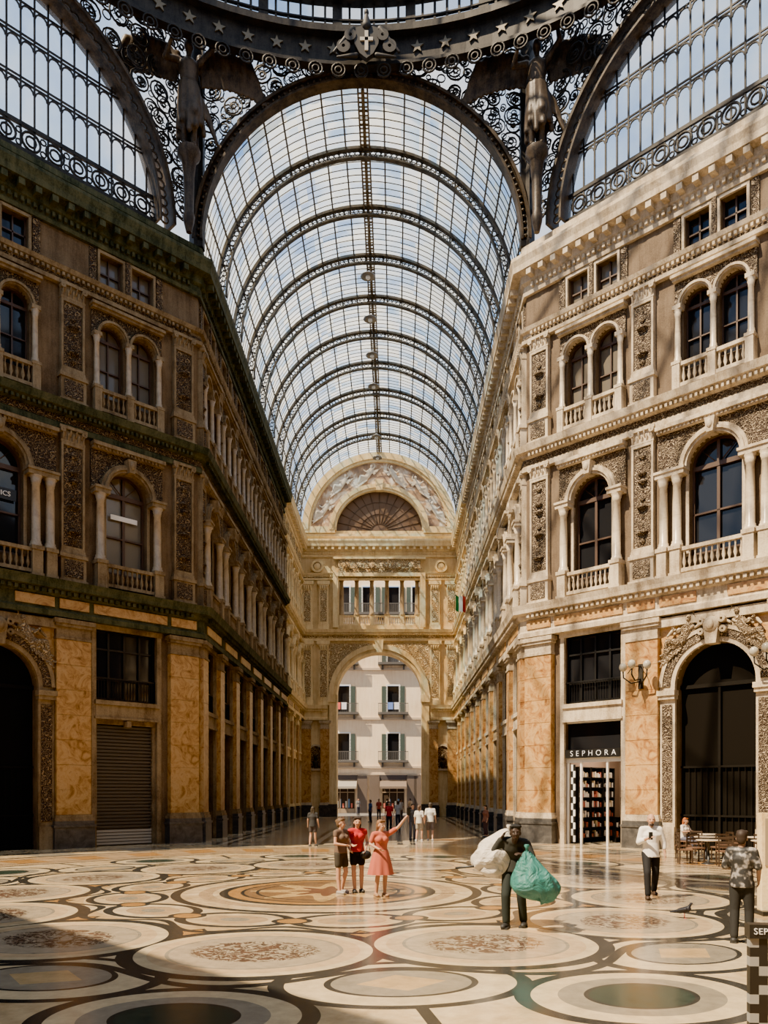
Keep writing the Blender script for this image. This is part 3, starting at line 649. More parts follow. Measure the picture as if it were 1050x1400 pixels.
archside('left_diagonal',LD/2,LD/2,6.7,'openwork iron arch around a semicircular window',CZ,.75)
archside('right_diagonal',LD/2,LD/2,6.7,'openwork iron arch around a semicircular window',CZ,.75)
def P_lun():
    R=6.7; m=MB()
    x=-6.4
    while x<6.5:
        h=math.sqrt(max(0,R*R-x*x)); m.box(x-.035,x+.035,-.03,.03,CZ+.1,CZ+h)
        x+=.53
    for z in (1.1,2.7,2.85,4.4,4.55,5.8):
        h=math.sqrt(R*R-z*z); m.box(-h,h,-.03,.03,CZ+z,CZ+z+.06)
    for zz in (2.7,4.4,5.8):
        x=-6.4+.265
        while x<6.4:
            if math.hypot(abs(x)+.26,zz)<R: m.arc(x,CZ+zz-.26,.2,.25,-.03,.03,n=6)
            x+=.53
    b=MB(); b.box(-6.7,6.7,-.1,.1,CZ-.3,CZ+.1); b.box(-6.6,6.6,-.06,.06,CZ+.98,CZ+1.1)
    for i in range(14):
        X=-6.1+i*.94; b.ringxz(X,CZ+.54,.36,0,.055,14,4); b.ringxz(X,CZ+.54,.2,0,.045,10,4); b.ringxz(X+.47,CZ+.3,.11,0,.035,8,4); b.ringxz(X+.47,CZ+.78,.11,0,.035,8,4)
    g=MB(); g.add([(R*math.cos(pi*i/40),.04,CZ+R*math.sin(pi*i/40)) for i in range(41)],[tuple(range(41))])
    return [('mullion',m.mesh('m',Iron)),('ring_frieze',b.mesh('b',Iron)),('pane',g.mesh('g',GlassL))]
LU=P_lun()
for w in ('left_diagonal','right_diagonal'): inst(LU,nx('window'),wp(w,LD/2,-.25,0),Walls[w][2],'vast semicircular iron and glass window','window',kind='structure')
# ---- drum ring
RR=18.25; Z0=34.7
m=MB()
def hoop(mb,r0,r1,z0,z1,n=96):
    vs=[]
    for i in range(n):
        a=2*pi*i/n; c,s=math.cos(a),math.sin(a); vs+=[(r0*c,r0*s,z0),(r1*c,r1*s,z0),(r1*c,r1*s,z1),(r0*c,r0*s,z1)]
    fs=[]
    for i in range(n):
        b=4*i;d=4*((i+1)%n)
        for j in range(4): fs.append((b+j,b+(j+1)%4,d+(j+1)%4,d+j))
    mb.add(vs,fs)
hoop(m,RR-.5,RR-.1,Z0,Z0+.15); hoop(m,RR-.35,RR-.2,Z0+.15,Z0+1.4); hoop(m,RR-.7,RR+.1,Z0+1.3,Z0+1.6); hoop(m,RR-.35,RR+.1,Z0+3.1,Z0+3.4)
obj('ceiling_drum',m.mesh('d',Iron),'dark iron ring beam carrying the dome','dome ring',kind='structure')
sc=MB()
for i in range(110):
    a=2*pi*(i+.5)/110
    if math.cos(a-pi/2)<.3: continue
    c=V((math.cos(a),math.sin(a))); t=V((-c.y,c.x)); R0=RR-.55
    for rr in (.3,.15):
        sc.tube([(c.x*R0+t.x*rr*math.cos(q*pi/6)*1.0,c.y*R0+t.y*rr*math.cos(q*pi/6),Z0-.3+rr*math.sin(q*pi/6)) for q in range(12)],.045,4,True)
obj(nx('trim'),sc.mesh('s',Iron),'row of iron scroll rings below the star band','trim',kind='structure')
st=MB(); P5=[((.30 if i%2==0 else .12)*math.sin(pi*i/5),(.30 if i%2==0 else .12)*math.cos(pi*i/5)) for i in range(10)]
st.prism(P5,-.06,0); ST=st.mesh('star',Gold)
for i in range(-16,17):
    a=i*1.28/RR; r_=RR-.37
    obj('star_ornament',ST,'five pointed metal star on the dome ring','star',(r_*math.sin(a),r_*math.cos(a),Z0+.75),-a,'stars around the dome ring')
m=MB(); g=MB()
nn=208
for i in range(nn):
    a=2*pi*i/nn; c,s=math.cos(a),math.sin(a); w=.22 if i%6==0 else .05
    t=(-s,c); m.obox((c*RR,s*RR),t,(c,s),-w,w,-.08,.08,Z0+1.6,Z0+3.1)
hoop(g,RR+.1,RR+.12,Z0+1.6,Z0+3.1); hoop(m,RR-.1,RR+.05,Z0+2.35,Z0+2.42)
inst([('mullion',m.mesh('m',Iron)),('pane',g.mesh('g',GlassL))],nx('window'),(0,0,0),0,'clerestory ring of glazing under the dome','window',kind='structure')
m=MB(); ZD=Z0+3.4
for i in range(32):
    a=2*pi*(i+.5)/32; m.tube([(RR*math.cos(t)*math.cos(a),RR*math.cos(t)*math.sin(a),ZD+17*math.sin(t)) for t in [j*pi/2/14*.93 for j in range(15)]],.13,4)
for t in [j*pi/2/10 for j in range(1,10)]:
    q=RR*math.cos(t); m.tube([(q*math.cos(2*pi*k/64),q*math.sin(2*pi*k/64),ZD+17*math.sin(t)) for k in range(64)],.08,4,True)
obj('ceiling_dome',m.mesh('d',Iron),'iron ribs and rings of the glass dome','dome',kind='structure')
# ---- the rest of the cross plan: plain walls and vaults of the other arms
def pwall(nm2,P0,P1,H=27.0):
    mb=MB(); d=(V(P1)-V(P0)); L=d.length; d.normalize(); mb.obox(P0,d,(d.y,-d.x),0,L,-.4,0,0,H); obj('wall_'+nm2,mb.mesh('w',S_wall),'plain brown stone wall','wall',kind='structure')
q=HW+DX; r6=YC-DX
pwall('rear_right',(q,-r6),(HW,-YC)); pwall('rear_left',(-HW,-YC),(-q,-r6),17)  # unseen walls added for bounce; left-rear ones kept low to admit the sun
pwall('rear_arm_right',(HW,-YC),(HW,-50)); pwall('rear_arm_left',(-HW,-50),(-HW,-YC),17); pwall('rear_end',(HW,-50),(-HW,-50),35)
pwall('left_arm_rear',(-q,-r6),(-48,-r6),17); pwall('left_arm_front',(-48,r6),(-q,r6)); pwall('left_arm_end',(-48,-r6),(-48,r6),33)
pwall('right_arm_rear',(48,-r6),(q,-r6)); pwall('right_arm_front',(q,r6),(48,r6)); pwall('right_arm_end',(48,r6),(48,-r6),33)
vaultglass('ceiling_right_arm',(q,0,0),-pi/2,28,6.3,'glazed barrel vault of a side arm')
# ------------------------------------------------------------------ floor
def floor_mat():
    m,nt,b=nm('mosaic_marble_floor'); co=coord(nt)
    def M(op,*a):
        n=nt.nodes.new('ShaderNodeMath'); n.operation=op
        for i,v in enumerate(a):
            if isinstance(v,(int,float)): n.inputs[i].default_value=v
            else: nt.links.new(v,n.inputs[i])
        return n.outputs[0]
    sp=nt.nodes.new('ShaderNodeSeparateXYZ'); nt.links.new(co,sp.inputs[0]); x,y=sp.outputs[0],sp.outputs[1]
    r=M('SQRT',M('ADD',M('MULTIPLY',x,x),M('MULTIPLY',y,y))); th=M('ARCTAN2',x,M('MULTIPLY',y,-1.0))
    K=13; OF=-3.7; HF=OF+180/K
    def wrap(k,off): return M('WRAP',M('SUBTRACT',th,math.radians(off)),pi/k,-pi/k)
    def dist(k,off,R,ex=1.0):
        t=wrap(k,off); a=M('SUBTRACT',M('MULTIPLY',r,M('COSINE',t)),R); c=M('MULTIPLY',M('MULTIPLY',r,M('SINE',t)),ex); return M('SQRT',M('ADD',M('MULTIPLY',a,a),M('MULTIPLY',c,c))),a,c
    def band(d,a,c): return M('MULTIPLY',M('GREATER_THAN',d,a),M('LESS_THAN',d,c))
    def lt(d,a): return M('LESS_THAN',d,a)
    def mix(c,col,mask):
        n=nt.nodes.new('ShaderNodeMix'); n.data_type='RGBA'; nt.links.new(mask,n.inputs[0]); 
        if isinstance(c,tuple): n.inputs[6].default_value=(*c,1)
        else: nt.links.new(c,n.inputs[6])
        if isinstance(col,tuple): n.inputs[7].default_value=(*col,1)
        else: nt.links.new(col,n.inputs[7])
        return n.outputs[2]
    DK=(.035,.033,.029);OR=(.36,.19,.06);PK=(.40,.28,.155);CR=(.58,.46,.275);RD=(.16,.075,.04);GR=(.03,.045,.035);GY=(.26,.225,.165);HO=(.46,.32,.155)
    nz=tex(nt,'ShaderNodeTexNoise',.9,co,Detail=7.0,Roughness=.65,Distortion=.8)
    col=ramp(nt,nz.outputs[0],[(.3,(.38,.265,.13)),(.5,(.54,.405,.225)),(.7,(.65,.53,.34))])
    oc8=M('MULTIPLY',r,M('COSINE',wrap(8,0)))
    col=mix(col,HO,band(r,5.16,5.5)); 
    d,a,c=dist(K,HF,8.95,.75); col=mix(col,DK,band(d,1.02,1.16)); col=mix(col,CR,lt(d,1.02)); col=mix(col,DK,band(d,.62,.68)); col=mix(col,GY,lt(d,.62)); dm=M('ADD',M('ABSOLUTE',a),M('ABSOLUTE',c)); col=mix(col,HO,lt(dm,.4))
    d,a,c=dist(K,HF,5.75,1.2); dm=M('ADD',M('ABSOLUTE',a),M('ABSOLUTE',c)); col=mix(col,DK,lt(dm,.44)); col=mix(col,OR,lt(dm,.35))
    col=mix(col,PK,band(oc8,11.6,14.6))
    for R0,R1 in ((11.45,11.62),(12.2,12.3),(13.7,13.8),(14.45,14.7),(16.4,16.6)): col=mix(col,DK,band(oc8,R0,R1))
    chk=M('GREATER_THAN',M('SINE',M('MULTIPLY',th,39.0)),0.0); col=mix(col,OR,M('MULTIPLY',band(oc8,12.3,13.7),chk))
    chk2=M('GREATER_THAN',M('SINE',M('MULTIPLY',th,26.0)),.2); col=mix(col,GY,M('MULTIPLY',band(oc8,14.7,16.4),chk2))
    tj=wrap(K,HF); col=mix(col,DK,M('MULTIPLY',band(r,10.1,11.5),lt(M('ABSOLUTE',M('MULTIPLY',tj,r)),.07)))
    d,a,c=dist(K,OF,10.3,.85)
    col=mix(col,DK,lt(d,1.22)); col=mix(col,CR,lt(d,1.06)); col=mix(col,GY,lt(d,.8)); col=mix(col,DK,band(d,.5,.55)); col=mix(col,GR,lt(d,.5))
    d,a,c=dist(K,HF,4.3,.75); col=mix(col,DK,band(d,.67,.83)); col=mix(col,PK,lt(d,.45)); col=mix(col,GY,lt(d,.2))
    d,a,c=dist(K,OF,4.3,.9); col=mix(col,DK,lt(d,.32)); col=mix(col,OR,lt(d,.23))
    cw=M('COSINE',M('MULTIPLY',M('SUBTRACT',th,math.radians(OF)),float(K)))
    rb=M('ABSOLUTE',M('SUBTRACT',r,M('ADD',8.62,M('MULTIPLY',cw,.42)))); col=mix(col,DK,lt(rb,.09))
    rb=M('ABSOLUTE',M('SUBTRACT',r,M('SUBTRACT',5.25,M('MULTIPLY',cw,.34)))); col=mix(col,DK,lt(rb,.08))
    col=mix(col,DK,band(r,3.23,3.44)); col=mix(col,PK,band(r,2.55,2.85)); 
    col=mix(col,DK,band(r,2.22,2.41)); col=mix(col,OR,band(r,1.95,2.22)); col=mix(col,DK,band(r,1.87,1.95)); col=mix(col,(.22,.125,.055),lt(r,1.87))
    star=M('MULTIPLY',r,M('ADD',1.0,M('MULTIPLY',M('COSINE',M('MULTIPLY',th,8.0)),-.35))); col=mix(col,(.48,.32,.13),lt(star,1.15)); col=mix(col,RD,lt(star,.6)); col=mix(col,DK,band(r,1.55,1.62))
    d,a,c=dist(K,OF,6.95,.97)
    mo=tex(nt,'ShaderNodeTexNoise',5.2,co,Detail=8.0,Roughness=.65,Distortion=2.0)
    col=mix(col,DK,lt(d,1.81)); col=mix(col,CR,lt(d,1.59)); col=mix(col,(.52,.38,.215),lt(d,1.42)); col=mix(col,GY,band(d,1.14,1.19))
    col=mix(col,(.37,.30,.205),lt(d,1.14)); e=M('SQRT',M('ADD',M('MULTIPLY',a,a),M('MULTIPLY',M('MULTIPLY',c,c),.7))); mot=M('MULTIPLY',lt(M('ADD',e,M('MULTIPLY',mo.outputs[0],.9)),1.2),M('GREATER_THAN',mo.outputs[0],.49)); col=mix(col,(.13,.072,.045),mot); mot2=M('MULTIPLY',mot,M('LESS_THAN',mo.outputs[0],.53)); col=mix(col,(.035,.028,.022),mot2)
    nav=M('GREATER_THAN',y,16.5); yy=M('WRAP',y,2.015,-2.015); q=M('MAXIMUM',M('ABSOLUTE',yy),M('ABSOLUTE',M('WRAP',x,2.015,-2.015)))
    col=mix(col,(.42,.34,.23),nav); col=mix(col,DK,M('MULTIPLY',nav,band(q,1.6,1.85))); dm=M('ADD',M('ABSOLUTE',yy),M('ABSOLUTE',M('WRAP',x,2.015,-2.015))); col=mix(col,(.3,.17,.08),M('MULTIPLY',nav,lt(dm,.9)))
    n2=tex(nt,'ShaderNodeTexNoise',4,co,Detail=6.0,Roughness=.7); v=M('ADD',.5,M('MULTIPLY',n2.outputs[0],1.0)); hs=nt.nodes.new('ShaderNodeHueSaturation'); nt.links.new(col,hs.inputs['Color']); nt.links.new(v,hs.inputs['Value'])
    nt.links.new(hs.outputs[0],b.inputs['Base Color']); rr=M('ADD',.05,M('MULTIPLY',n2.outputs[0],.22)); nt.links.new(rr,b.inputs['Roughness']); return m
fm=MB(); fm.add([(-48,-50,0),(48,-50,0),(48,59.9,0),(-48,59.9,0)],[(0,1,2,3)]); obj('floor',fm.mesh('floor',floor_mat()),'polished marble mosaic floor with circular medallions','floor',kind='structure')
fm=MB(); fm.box(-30,30,59.9,90,-.25,-.02); obj('floor_street',fm.mesh('s',stone('asphalt',(.13,.12,.11),(.24,.22,.2),3)),'sunlit grey street paving beyond the arch','street',kind='structure')
# ------------------------------------------------------------------ street building
BY=73; mb=MB(); cols=[-4.3,1.3,6.3,-9.5]
for z0,z1,op in ((0,5.2,[(c,1.3,0,3.6,False) for c in cols]),(5.2,10.6,[(c,.65,6,9.0,False) for c in cols]),(10.6,16.2,[(c,.65,11.4,14.6,False) for c in cols]),(16.2,21.8,[(c,.65,17,20.2,False) for c in cols]),(21.8,30,[(c,.65,22.6,25.7,False) for c in (-4.3,-1.5,1.3,4.1,-9.5)])): mb.panel(-25,25,z0,z1,op,.4)
obj('street_building',mb.mesh('b',stone('cream_plaster',(.80,.62,.42),(.92,.77,.56),.4)),'pale cream plaster apartment building across the street','building',(0,BY,0))
fr=MB(); fr.box(-.7,.7,-.1,.1,-.12,0); fr.box(-.8,-.65,-.12,0,0,3); fr.box(.65,.8,-.12,0,0,3); fr.box(-.8,.8,-.12,0,3,3.15)
pn=MB().box(-.65,.65,.2,.25,0,3); sh=MB()
for s in (-1,1):
    for i in range(26): sh.box(s*.98-.3,s*.98+.3,-.12,-.06,.05+i*.11,.05+i*.11+.08)
    sh.box(s*.98-.32,s*.98+.32,-.08,-.04,0,2.95)
bl=MB(); bl.box(-1.7,1.7,-.95,0,-.3,-.05); bl.box(-1.7,1.7,-.95,-.9,.88,.96)
for i in range(26): bl.box(-1.68+i*.134,-1.64+i*.134,-.94,-.90,-.05,.88)
for s in(-1,1): bl.prism([(s*1.2-.1,-.3),(s*1.2+.1,-.3),(s*1.2+.1,-.8),(s*1.2-.1,-.8)],-.3,0)
SW=[('window_frame',fr.mesh('f',White)),('pane',pn.mesh('p',Pane)),('shutter',sh.mesh('s',plain('shutter_green',(.06,.09,.075),.6)),'dark green louvred shutters'),('balcony',bl.mesh('b',plain('balcony_grey',(.09,.085,.08),.6)))]
for z,cl in ((6,cols),(11.4,cols),(17,cols),(22.6,(-4.3,-1.5,1.3,4.1,-9.5))):
    for c in cl: inst(SW,nx('window'),(c,BY,z),0,'shuttered balcony window of the plaster building','window',kind='structure')
mb=MB()
for z in (5.2,10.7,16.3): mb.box(-12,10,-.18,0,z-.15,z+.1)
mb.box(-12,10,-.12,0,4.3,4.5); obj(nx('trim'),mb.mesh('t',plain('plaster_band',(.5,.40,.29),.8)),'plaster string courses of the street building','trim',(0,BY,0),kind='structure')
aw=MB(); aw.add([(-1.5,0,3.7),(1.5,0,3.7),(1.5,-1.3,3.0),(-1.5,-1.3,3.0),(1.5,-1.3,2.75),(-1.5,-1.3,2.75)],[(0,1,2,3),(3,2,4,5)]); sg=MB().box(-1.6,1.6,-.1,0,3.75,4.4); vt=MB().box(-.55,.55,-.25,-.02,0,4.2); vm=vt.mesh('v',plain('shop_side',(.12,.09,.07),.6))
pn=MB().box(-1.3,1.3,.05,.1,0,3.6).mesh('p',plain('shop_dark_glass',(.05,.035,.025),.7,spec=.1)); bf=MB()
for x in (-1.3,-.45,.4,1.22): bf.box(x,x+.08,-.06,.02,0,3.6)
bf.box(-1.3,1.3,-.06,.02,2.3,2.4); bf.box(-1.3,1.3,-.06,.02,0,.5); bf=bf.mesh('f',plain('shop_frame',(.3,.22,.14),.6)); gd_=MB()
for i in range(7): gd_.box(-1.1+i*.32,-.92+i*.32,0,.04,.6,.6+.5+.25*(i%3),i%3)
gd_=gd_.mesh('g',plain('goods_a',(.5,.12,.08),.7),plain('goods_b',(.55,.5,.4),.7),plain('goods_c',(.1,.18,.3),.7))
for c,col_ in zip(cols,((.30,.27,.22),(.16,.12,.09),(.35,.30,.24),(.3,.06,.05))):
    inst([('awning',aw.mesh('a',plain('awn',col_,.8))),('pane',pn),('shop_frame',bf),('goods_display',gd_),('shop_sign',sg.mesh('s',plain('sgn',(.06,.05,.05),.5))),('side_panel',vm,None,(-2.1,0,0)),('side_panel',vm,None,(2.1,0,0))],'storefront',(c,BY,0),0,'small street shop with awning and sign board','shop')
for x,c in ((-4.9,(.65,.12,.1)),(-4.2,(.75,.75,.8)),(1.0,(.15,.25,.6)),(1.7,(.7,.7,.72))):
    l=MB(); l.box(-.28,.28,-.02,.02,-.75,0); l.cap((-.28,0,0),(.28,0,0),.03,.03,n=6); obj('hanging_laundry',l.mesh('l',plain('cloth',c,.9)),'cloth hung over a balcony rail','laundry',(x,BY-1.0,12.38),0,'laundry on balconies')
# ------------------------------------------------------------------ text helper
def text(s,size,mat,ext=.01,sp=1.0,al='CENTER',off=0):
    cu=bpy.data.curves.new('t','FONT'); cu.body=s; cu.size=size; cu.extrude=ext; cu.align_x=al; cu.align_y='CENTER'; cu.space_character=sp; cu.offset=off
    o=bpy.data.objects.new('t',cu); coll.objects.link(o); dg=bpy.context.evaluated_depsgraph_get(); me=bpy.data.meshes.new_from_object(o.evaluated_get(dg)); bpy.data.objects.remove(o)
    me.transform(Matrix.Rotation(pi/2,4,'X')); me.materials.clear(); me.materials.append(mat); return me
# ------------------------------------------------------------------ cosmetics shop in right diagonal bay
w='right_diagonal'; a=Walls[w][2]; c=cd[0]
fa=MB(); fa.box(-1.4,1.4,-.02,.3,3.74,4.10)
tx=text('SEPHORA',.34,plain('sign_white',(.9,.9,.9),.4,emit=.4),.002,1.75,'CENTER',-.006); tx.transform(Matrix.Translation((.0,-.03,3.92)))
fr=MB(); 
for x in (-1.4,-.72,.55,1.30): fr.box(x,x+.08,.15,.25,0,3.6)
fr.box(-1.4,1.4,.15,.25,5.25,5.35); fr.box(-1.4,1.4,.12,.3,3.55,3.74)
ck=MB()
for i in range(12):
    for j in range(2): ck.box(-1.14+.1*j,-1.04+.1*j,.1,.14,.1+.28*i,.1+.28*(i+1),(i+j)%2)
up=MB().box(-1.4,1.4,.28,.3,4.10,5.3)
inst([('fascia',fa.mesh('f',Black)),('sign_lettering',tx,'white capital letters on black'),('door_frame',fr.mesh('d',White)),('checkered_panel',ck.mesh('c',Black,White),'black and white checked strip'),('transom_pane',up.mesh('u',Pane)),('lintel',LINT)],nx('door'),wp(w,c),a,'cosmetics shop entrance with black fascia sign','shopfront',kind='structure')
rm=MB(); rm.add([(-1.6,.5,0),(1.6,.5,0),(1.6,5,0),(-1.6,5,0),(-1.6,.5,4.4),(1.6,.5,4.4),(1.6,5,4.4),(-1.6,5,4.4)],[(3,2,6,7),(0,3,7,4),(1,5,6,2),(4,7,6,5)])
obj('wall_shop_interior',rm.mesh('r',plain('shop_wall',(.30,.20,.14),.6)),'warm brown interior walls of the shop','wall',wp(w,c),a,kind='structure')
lp=MB().box(-1,1,1.2,3.5,4.3,4.36); obj('ceiling_light_panel',lp.mesh('l',plain('warm_light',(1,.85,.65),.5,emit=10)),'warm lit ceiling panel inside the shop','lamp',wp(w,c),a)
prods=[plain('prod_red',(.38,.10,.07),.4),plain('prod_white',(.75,.68,.6),.4),plain('prod_gold',(.5,.38,.22),.4),plain('prod_dark',(.05,.04,.04),.4)]
for k,(x,yy_,nr,rr_) in enumerate(((-1.36,1.25,7,pi/2),(-1.36,2.3,7,pi/2),(-1.36,3.35,7,pi/2),(-.5,4.6,7,0),(.6,4.6,7,0),(.95,1.7,4,0),(-.1,2.9,2,pi/4))):
    hh=.24+nr*.45; s=MB(); s.box(-.5,-.46,-.2,.2,0,hh); s.box(.46,.5,-.2,.2,0,hh); s.box(-.5,.5,.16,.2,0,hh)
    for i in range(nr+1): s.box(-.5,.5,-.2,.2,.2+i*.45,.24+i*.45)
    parts=[('shelf',s.mesh('s',Black))]
    for i in range(nr):
        pr=MB(); pr.box(-.44,.44,-.08,.1,0,.06,random.randint(1,3))
        for j in range(8): h=random.uniform(.12,.3); pr.box(-.43+j*.11,-.355+j*.11,-.15,.0,.0,h,random.choice((0,1,1,2,3)))
        parts.append(('product_row',pr.mesh('p',*prods),None,(0,0,.24+i*.45)))
    inst(parts,'display_shelf',wp(w,c+x,-yy_,0),a+rr_,'black display shelf stocked with small boxes','shelf','shop display shelves')
# sign in left facade window
tx=text('EURONICS',.26,White); e=obj('window_sign',None,'white lettering sign in an arched window','sign',wp('left_diagonal',LD/2,-.22,13.75),pi/4)
bd=MB().box(-.85,.85,0,.03,-.22,.22); obj('sign_board',bd.mesh('b',Black),parent=e); obj('sign_lettering',tx,parent=e,loc=(0,-.02,0))
bd=MB(); bd.box(-.6,.6,0,.03,-.1,.1); obj('window_notice',bd.mesh('b',White),'white notice strip inside an arched window','sign',wp('left_diagonal',cd[2],-.22,13.9),pi/4)
# ------------------------------------------------------------------ wall lamps with globes
lb=MB(); lb.box(-.10,.10,-.06,0,-.6,.4)
for s in (-1,1): lb.tube([(0,-.05,-.3),(s*.25,-.35,-.38),(s*.5,-.5,-.15),(s*.52,-.5,.1)],.03,6); lb.tube([(0,-.05,.3),(s*.2,-.3,.3),(s*.35,-.45,0)],.018,5)
lb.tube([(0,-.05,-.2),(0,-.5,-.3),(0,-.75,-.1),(0,-.75,.15)],.03,6)
LBm=lb.mesh('b',Iron); GL=MB().ell((0,0,0),(.16,.16,.18),16).mesh('g',plain('opal_globe',(.45,.42,.34),.2)); 
for w,u in (('right_diagonal',5.8),('right_diagonal',10.95),('left_diagonal',5.8)):
    inst([('bracket',LBm),('lamp_globe',GL,None,(-.52,-.5,.27)),('lamp_globe',GL,None,(.52,-.5,.27)),('lamp_globe',GL,None,(0,-.75,.32))],'wall_lamp',wp(w,u,.3,7.0),Walls[w][2],'iron wall lamp with three opal globes','lamp','globe wall lamps')
f=MB()
for i,mi in enumerate((0,1,2)): f.add([(i*.28,0,0),(i*.28+.28,.05*(-1)**i,-.12),(i*.28+.28,.05*(-1)**i,-1.32),(i*.28,0,-1.2)],[(0,1,2,3)],mi)
p=MB().tube([(-.05,0,-1.3),(-.05,0,.2)],.025,5)
inst([('flag_cloth',f.mesh('f',plain('fg',(.02,.25,.07),.8),plain('fw',(.7,.68,.62),.8),plain('frd',(.5,.03,.03),.8))),('flagpole',p.mesh('p',Iron))],'flag',(6.1,43,17.3),.3,'green white and red flag on a balcony','flag')
# ------------------------------------------------------------------ corner angels
def angel():
    b=MB()
    b.cap((0,0,.95),(0,-.02,1.3),.11,.13,k=1.2); b.cap((0,0,1.3),(0,0,1.42),.11,.06,k=1.5); b.cap((0,0,1.4),(0,-.02,1.52),.045,.045); b.ell((0,-.04,1.62),(.075,.085,.105)); b.ell((0,-.01,1.66),(.085,.09,.085))
    b.cap((-.16,0,1.4),(-.36,-.12,1.30),.055,.045); b.cap((-.36,-.12,1.30),(-.26,-.28,1.48),.045,.03); b.cap((.16,0,1.4),(.36,-.06,1.62),.055,.045); b.cap((.36,-.06,1.62),(.30,-.12,1.90),.045,.03); b.ell((.30,-.13,1.95),(.04,.04,.05)); b.ell((-.24,-.3,1.51),(.04,.04,.05))
    for s,X in ((-1,.0),(1,.05)):
        b.cap((s*.06,0,.95),(s*.09,-.1-X,.52),.1,.07); b.cap((s*.09,-.1-X,.52),(s*.07,.02,.1),.065,.045); b.cap((s*.07,.02,.08),(s*.08,-.12,.03),.035,.03)
    for i in range(11):
        q=2*pi*i/11; b.cap((.1*1.2*math.cos(q),.1*math.sin(q),1.0),(.2*math.cos(q)+.03,.17*math.sin(q)+.02,.30+.1*math.sin(i*2.1)),.055,.045)
    for i in range(6): b.cap((.1,.05,1.0),(.3+.03*i,.1,.75-.1*i),.05,.03)
    for s in (-1,1):
        b.cap((s*.06,.1,1.35),(s*.35,.14,1.70),.065,.055); b.cap((s*.35,.14,1.70),(s*.95,.16,1.72),.055,.04)
        for i in range(13):
            t=i/12; x0=s*(.18+.76*t); z0=1.58+.14*math.sin(t*2.6); ln=.40+.20*t; dx=s*(.03+.30*t); b.cap((x0,.15,z0),(x0+dx,.17,z0-ln),.05,.024,k=1.4)
            if i%2==0: b.cap((x0,.12,z0+.02),(x0+dx*.5,.13,z0-ln*.45),.05,.03,k=1.4)
    return b
AN=remesh(angel(),'angel',BronzeA,.022,1,2.75)
pd=MB(); pd.lathe(0,0,[(.12,-3.6),(.22,-3.2),(.26,-2.9),(.2,-2.7),(.24,-1.2),(.32,-.5),(.5,-.3),(.5,0)],10)
PDm=pd.mesh('p',BronzeA)
for x,rz in ((-7.5,.25),(7.7,-.25)):
    e=obj('angel_statue',None,'dark bronze winged angel on a bracket between arches','statue',(x*1.0,YC-1.5,30.3),rz,'winged angels under the dome'); obj('figure',AN,parent=e); obj('bracket',PDm,parent=e)
sh=MB(); sh.prism([(-.75,.9),(0,1.15),(.75,.9),(.7,0),(.4,-.55),(0,-.85),(-.4,-.55),(-.7,0)],-.2,.1)
for s in (-1,1):
    sh.arc(s*.95,.5,.1,.35,-.25,.05,0,2*pi,14); sh.arc(s*1.35,-.1,.1,.4,-.2,.05,0,2*pi,14); sh.cap((s*.8,-.1,.9),(s*1.9,-.1,-.4),.18,.08); sh.cap((s*.6,-.1,-.6),(s*1.7,-.1,-.7),.14,.06)
sh.cap((0,-.1,1.1),(0,-.1,1.7),.3,.12); sh.ell((0,-.1,1.9),(.14,.14,.2))
cr=MB(); cr.box(-.1,.1,-.28,-.2,-.45,.7); cr.box(-.38,.38,-.28,-.2,.12,.32)
shm=sh.mesh('s',plain('shield_dark',(.012,.010,.008),.6)); crm=cr.mesh('c',plain('cross_pale',(.42,.38,.31),.5)); shm.transform(Matrix.Scale(.75,4)); crm.transform(Matrix.Scale(.75,4))
inst([('shield',shm),('cross',crm,'pale cross')],'heraldic_shield',(.25,YC-1.2,35.1),0,'dark bronze shield bearing a pale cross over the arch','emblem')
# ------------------------------------------------------------------ people
mats={}
def cm(c,r=.8):
    k=(c,r)
    if k not in mats: mats[k]=plain('cloth_%d'%len(mats),c,r,spec=.3)
    return mats[k]
EYE=MB().ell((0,0,0),(.010,.006,.007),8).mesh('eye',plain('eye_dark',(.02,.015,.01),.3)); MOU=MB().ell((0,0,0),(.017,.005,.004),8).mesh('mouth',plain('lips',(.16,.06,.045),.6))
def lerp(a,b,t): return V(a).lerp(V(b),t)
BASE=dict(pel=(0,0,.95),wa=(0,0,1.1),ch=(0,0,1.28),nk=(0,.01,1.45),hd=(0,-.015,1.59),
 shA=(-.17,0,1.40),elA=(-.22,.02,1.13),wrA=(-.24,-.06,.88),shB=(.17,0,1.40),elB=(.22,.02,1.13),wrB=(.24,-.06,.88),
 hiA=(-.085,0,.91),knA=(-.1,-.02,.5),anA=(-.1,.03,.09),hiB=(.085,0,.91),knB=(.1,-.02,.5),anB=(.1,.03,.09))
